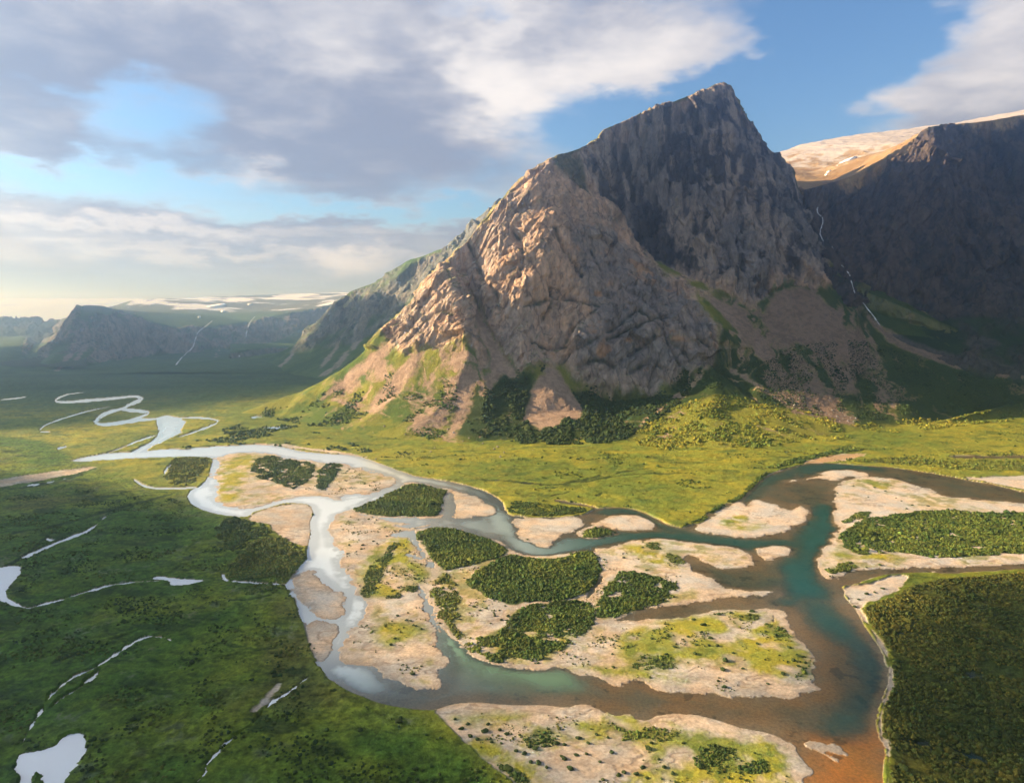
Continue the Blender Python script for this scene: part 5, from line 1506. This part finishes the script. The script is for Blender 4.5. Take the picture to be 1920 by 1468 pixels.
# the sky: Nishita air with layered clouds, one bright patch added out of view
world = bpy.data.worlds.new("World")
scene.world = world
world.use_nodes = True
t = NT(world.node_tree)
sky = t.n('ShaderNodeTexSky', sky_type='NISHITA')
sky.sun_disc = False
sky.sun_elevation = EL
sky.sun_rotation = math.atan2(SUN[0], SUN[1])
sky.air_density, sky.dust_density, sky.ozone_density = 1.0, .6, 2.0
gen = t.n('ShaderNodeTexCoord').outputs['Generated']
nrm = t.n('ShaderNodeVectorMath', operation='NORMALIZE')
t.put(nrm.inputs[0], gen)
sep = t.n('ShaderNodeSeparateXYZ')
t.put(sep.inputs[0], nrm.outputs[0])
dx, dy, dz = sep.outputs
az = t.m('MULTIPLY', t.m('ARCTAN2', dx, dy), 57.2958)
el = t.m('MULTIPLY', t.m('ARCSINE', dz), 57.2958)
den = t.m('ADD', t.m('MAXIMUM', dz, 0.0), .11)
cmb = t.n('ShaderNodeCombineXYZ')
t.put(cmb.inputs[0], t.m('DIVIDE', dx, den))
t.put(cmb.inputs[1], t.m('DIVIDE', dy, den))
pl = cmb.outputs[0]
nA = t.noise(pl, .85, 8, .58, .3)
nB = t.noise(pl, 2.6, 7, .6, .2)
cmb2 = t.n('ShaderNodeCombineXYZ')
t.put(cmb2.inputs[0], t.m('MULTIPLY', az, .05))
t.put(cmb2.inputs[1], t.m('MULTIPLY', el, .12))
nW = t.noise(cmb2.outputs[0], 1.6, 4, .6)
nW2 = t.noise(cmb2.outputs[0], 4.0, 5, .62)
azw = t.m('ADD', az, t.m('MULTIPLY', t.m('SUBTRACT', nW, .5), 18.0))
elw = t.m('ADD', el, t.m('MULTIPLY', t.m('SUBTRACT', nW2, .5), 6.0))
def ang(px, py):
    x, y, zq = ray(px, py)
    return math.degrees(math.atan2(x, y)), math.degrees(math.atan2(zq, math.hypot(x, y)))
def blobs(lst):
    acc = None
    for px, py, sx, sy, amp in lst:
        a, e = ang(px, py)
        ka, ke = sx / 1280 * 57.3, sy / 1280 * 57.3
        u = t.m('DIVIDE', t.m('SUBTRACT', azw, a), ka)
        v = t.m('DIVIDE', t.m('SUBTRACT', elw, e), ke)
        r2 = t.m('ADD', t.m('MULTIPLY', u, u), t.m('MULTIPLY', v, v))
        g = t.m('MULTIPLY', t.m('POWER', 2.71828, t.m('MULTIPLY', r2, -1.0)), amp)
        acc = g if acc is None else t.m('ADD', acc, g)
    return acc
COVER = blobs([(260, 195, 150, 66, -1.3), (60, 325, 170, 30, -.6), (330, 345, 150, 22, -.65), (640, 398, 240, 16, -.75), (880, 388, 90, 24, -.6), (1200, 250, 190, 90, -1.0), (1500, 210, 130, 120, -1.0), (1580, 60, 120, 110, -1.0), (880, 14, 70, 25, -.5), (1050, 40, 60, 60, -.35),
               (80, 80, 190, 90, .9), (60, 270, 110, 45, .5), (60, -450, 560, 220, 1.0), (500, 110, 460, 130, .55), (1230, 110, 130, 60, .8), (1080, 90, 160, 90, .45), (1420, 95, 90, 30, .5), (930, 110, 90, 100, .35), (1840, 130, 220, 120, 1.2), (620, 270, 300, 70, .55), (350, 480, 640, 60, .95), (60, 240, 110, 60, .3)])
LITE = blobs([(910, 110, 80, 120, .55), (1230, 100, 200, 90, .6), (1820, 120, 220, 120, .5), (430, 475, 380, 12, .35), (150, 420, 260, 10, .1), (680, 488, 60, 30, .5), (470, 325, 70, 22, .45), (620, 95, 110, 70, .3), (990, 180, 120, 60, .5), (250, 425, 260, 14, .4), (560, 240, 110, 25, .2), (-900, 200, 400, 220, .7), (60, -430, 560, 200, 1.3),  # last blob here: unseen bright sky patch added to whiten the ponds
              (380, 250, 330, 80, -.12), (100, 60, 250, 110, -.12)])
cmb3 = t.n('ShaderNodeCombineXYZ')
t.put(cmb3.inputs[0], t.m('MULTIPLY', az, .045))
t.put(cmb3.inputs[1], t.m('MULTIPLY', el, .42))
nC = t.noise(cmb3.outputs[0], 1.3, 7, .6, .5)
low = t.ramp(el, 13.0, 5.0)
nA = t.m('ADD', t.m('MULTIPLY', nA, t.m('SUBTRACT', 1.0, low)), t.m('MULTIPLY', nC, low))
nB = t.m('ADD', t.m('MULTIPLY', nB, t.m('SUBTRACT', 1.0, low)), t.m('MULTIPLY', t.m('SUBTRACT', 1.15, nC), low))
base = t.m('ADD', t.m('MULTIPLY', t.m('SUBTRACT', nA, .5), 1.9), t.m('MULTIPLY', t.m('SUBTRACT', nB, .5), .7))
dens = t.ramp(t.m('ADD', t.m('ADD', base, COVER), .14), -.38, .62)
lite = t.m('ADD', t.m('ADD', LITE, t.m('MULTIPLY', t.m('SUBTRACT', nB, .5), 1.1)), t.m('MULTIPLY', t.m('SUBTRACT', .75, dens), .35))
lite = t.ramp(lite, -.15, .85)
KSKY = 1.0
def sk(r, g, b): return (r * 10 * KSKY, g * 10 * KSKY, b * 10 * KSKY, 1)
ccol = t.mix(lite, sk(.165, .19, .265), sk(.56, .54, .54))
blue = t.n('ShaderNodeMix', data_type='RGBA', blend_type='MULTIPLY')
blue.inputs[0].default_value = 1.0
t.put(blue.inputs[6], sky.outputs[0])
blue.inputs[7].default_value = (.70, .90, 1.10, 1)
skyc = t.mix(dens, blue.outputs[2], ccol)
hz = t.ramp(el, 0.0, 5.0, .75, 0.0)
skyc = t.mix(hz, skyc, sk(.26, .315, .40))
bg = t.n('ShaderNodeBackground')
t.put(bg.inputs[0], skyc)
bg.inputs[1].default_value = .064
out = t.n('ShaderNodeOutputWorld')
t.put(out.inputs[0], bg.outputs[0])

# air
M_haze, t = material('haze')
pv = t.n('ShaderNodeVolumePrincipled')
pv.inputs['Color'].default_value = (.36, .58, .95, 1)
pv.inputs['Density'].default_value = 7.6e-5
pv.inputs['Absorption Color'].default_value = (1, 1, 1, 1)
pv.inputs['Anisotropy'].default_value = .88
out = t.n('ShaderNodeOutputMaterial')
t.put(out.inputs[1], pv.outputs[0])
bm = bmesh.new()
bmesh.ops.create_cube(bm, size=1)
for v in bm.verts:
    v.co.x *= 200000
    v.co.y = v.co.y * 60000 + 20000
    v.co.z = -330 if v.co.z < 0 else 1720
me = bpy.data.meshes.new('haze')
bm.to_mesh(me)
bm.free()
me.materials.append(M_haze)
ho = bpy.data.objects.new('haze', me)
COL.objects.link(ho)
tag(ho, "pale blue air thickening towards the far valley", 'haze', 'stuff')

cam = bpy.data.cameras.new('camera')
cam.sensor_width = 36
cam.lens = 36 * F / W
cam.clip_start = 1
cam.clip_end = 150000
co = bpy.data.objects.new('camera', cam)
co.location = (0, 0, CAMH)
co.rotation_euler = (math.pi / 2 - PITCH, 0, 0)
COL.objects.link(co)
scene.camera = co
scene.view_settings.view_transform = 'Standard'
scene.view_settings.look = 'None'
scene.view_settings.exposure = 1.5
scene.view_settings.gamma = 1
scene.render.engine = 'CYCLES'
cy = scene.cycles
cy.use_denoising = True
cy.max_bounces = 6
cy.diffuse_bounces = 2
cy.glossy_bounces = 2
cy.transparent_max_bounces = 24
cy.volume_bounces = 1
cy.use_adaptive_sampling = True
print('bushes', n_bush, 'shrubs', n_sh)
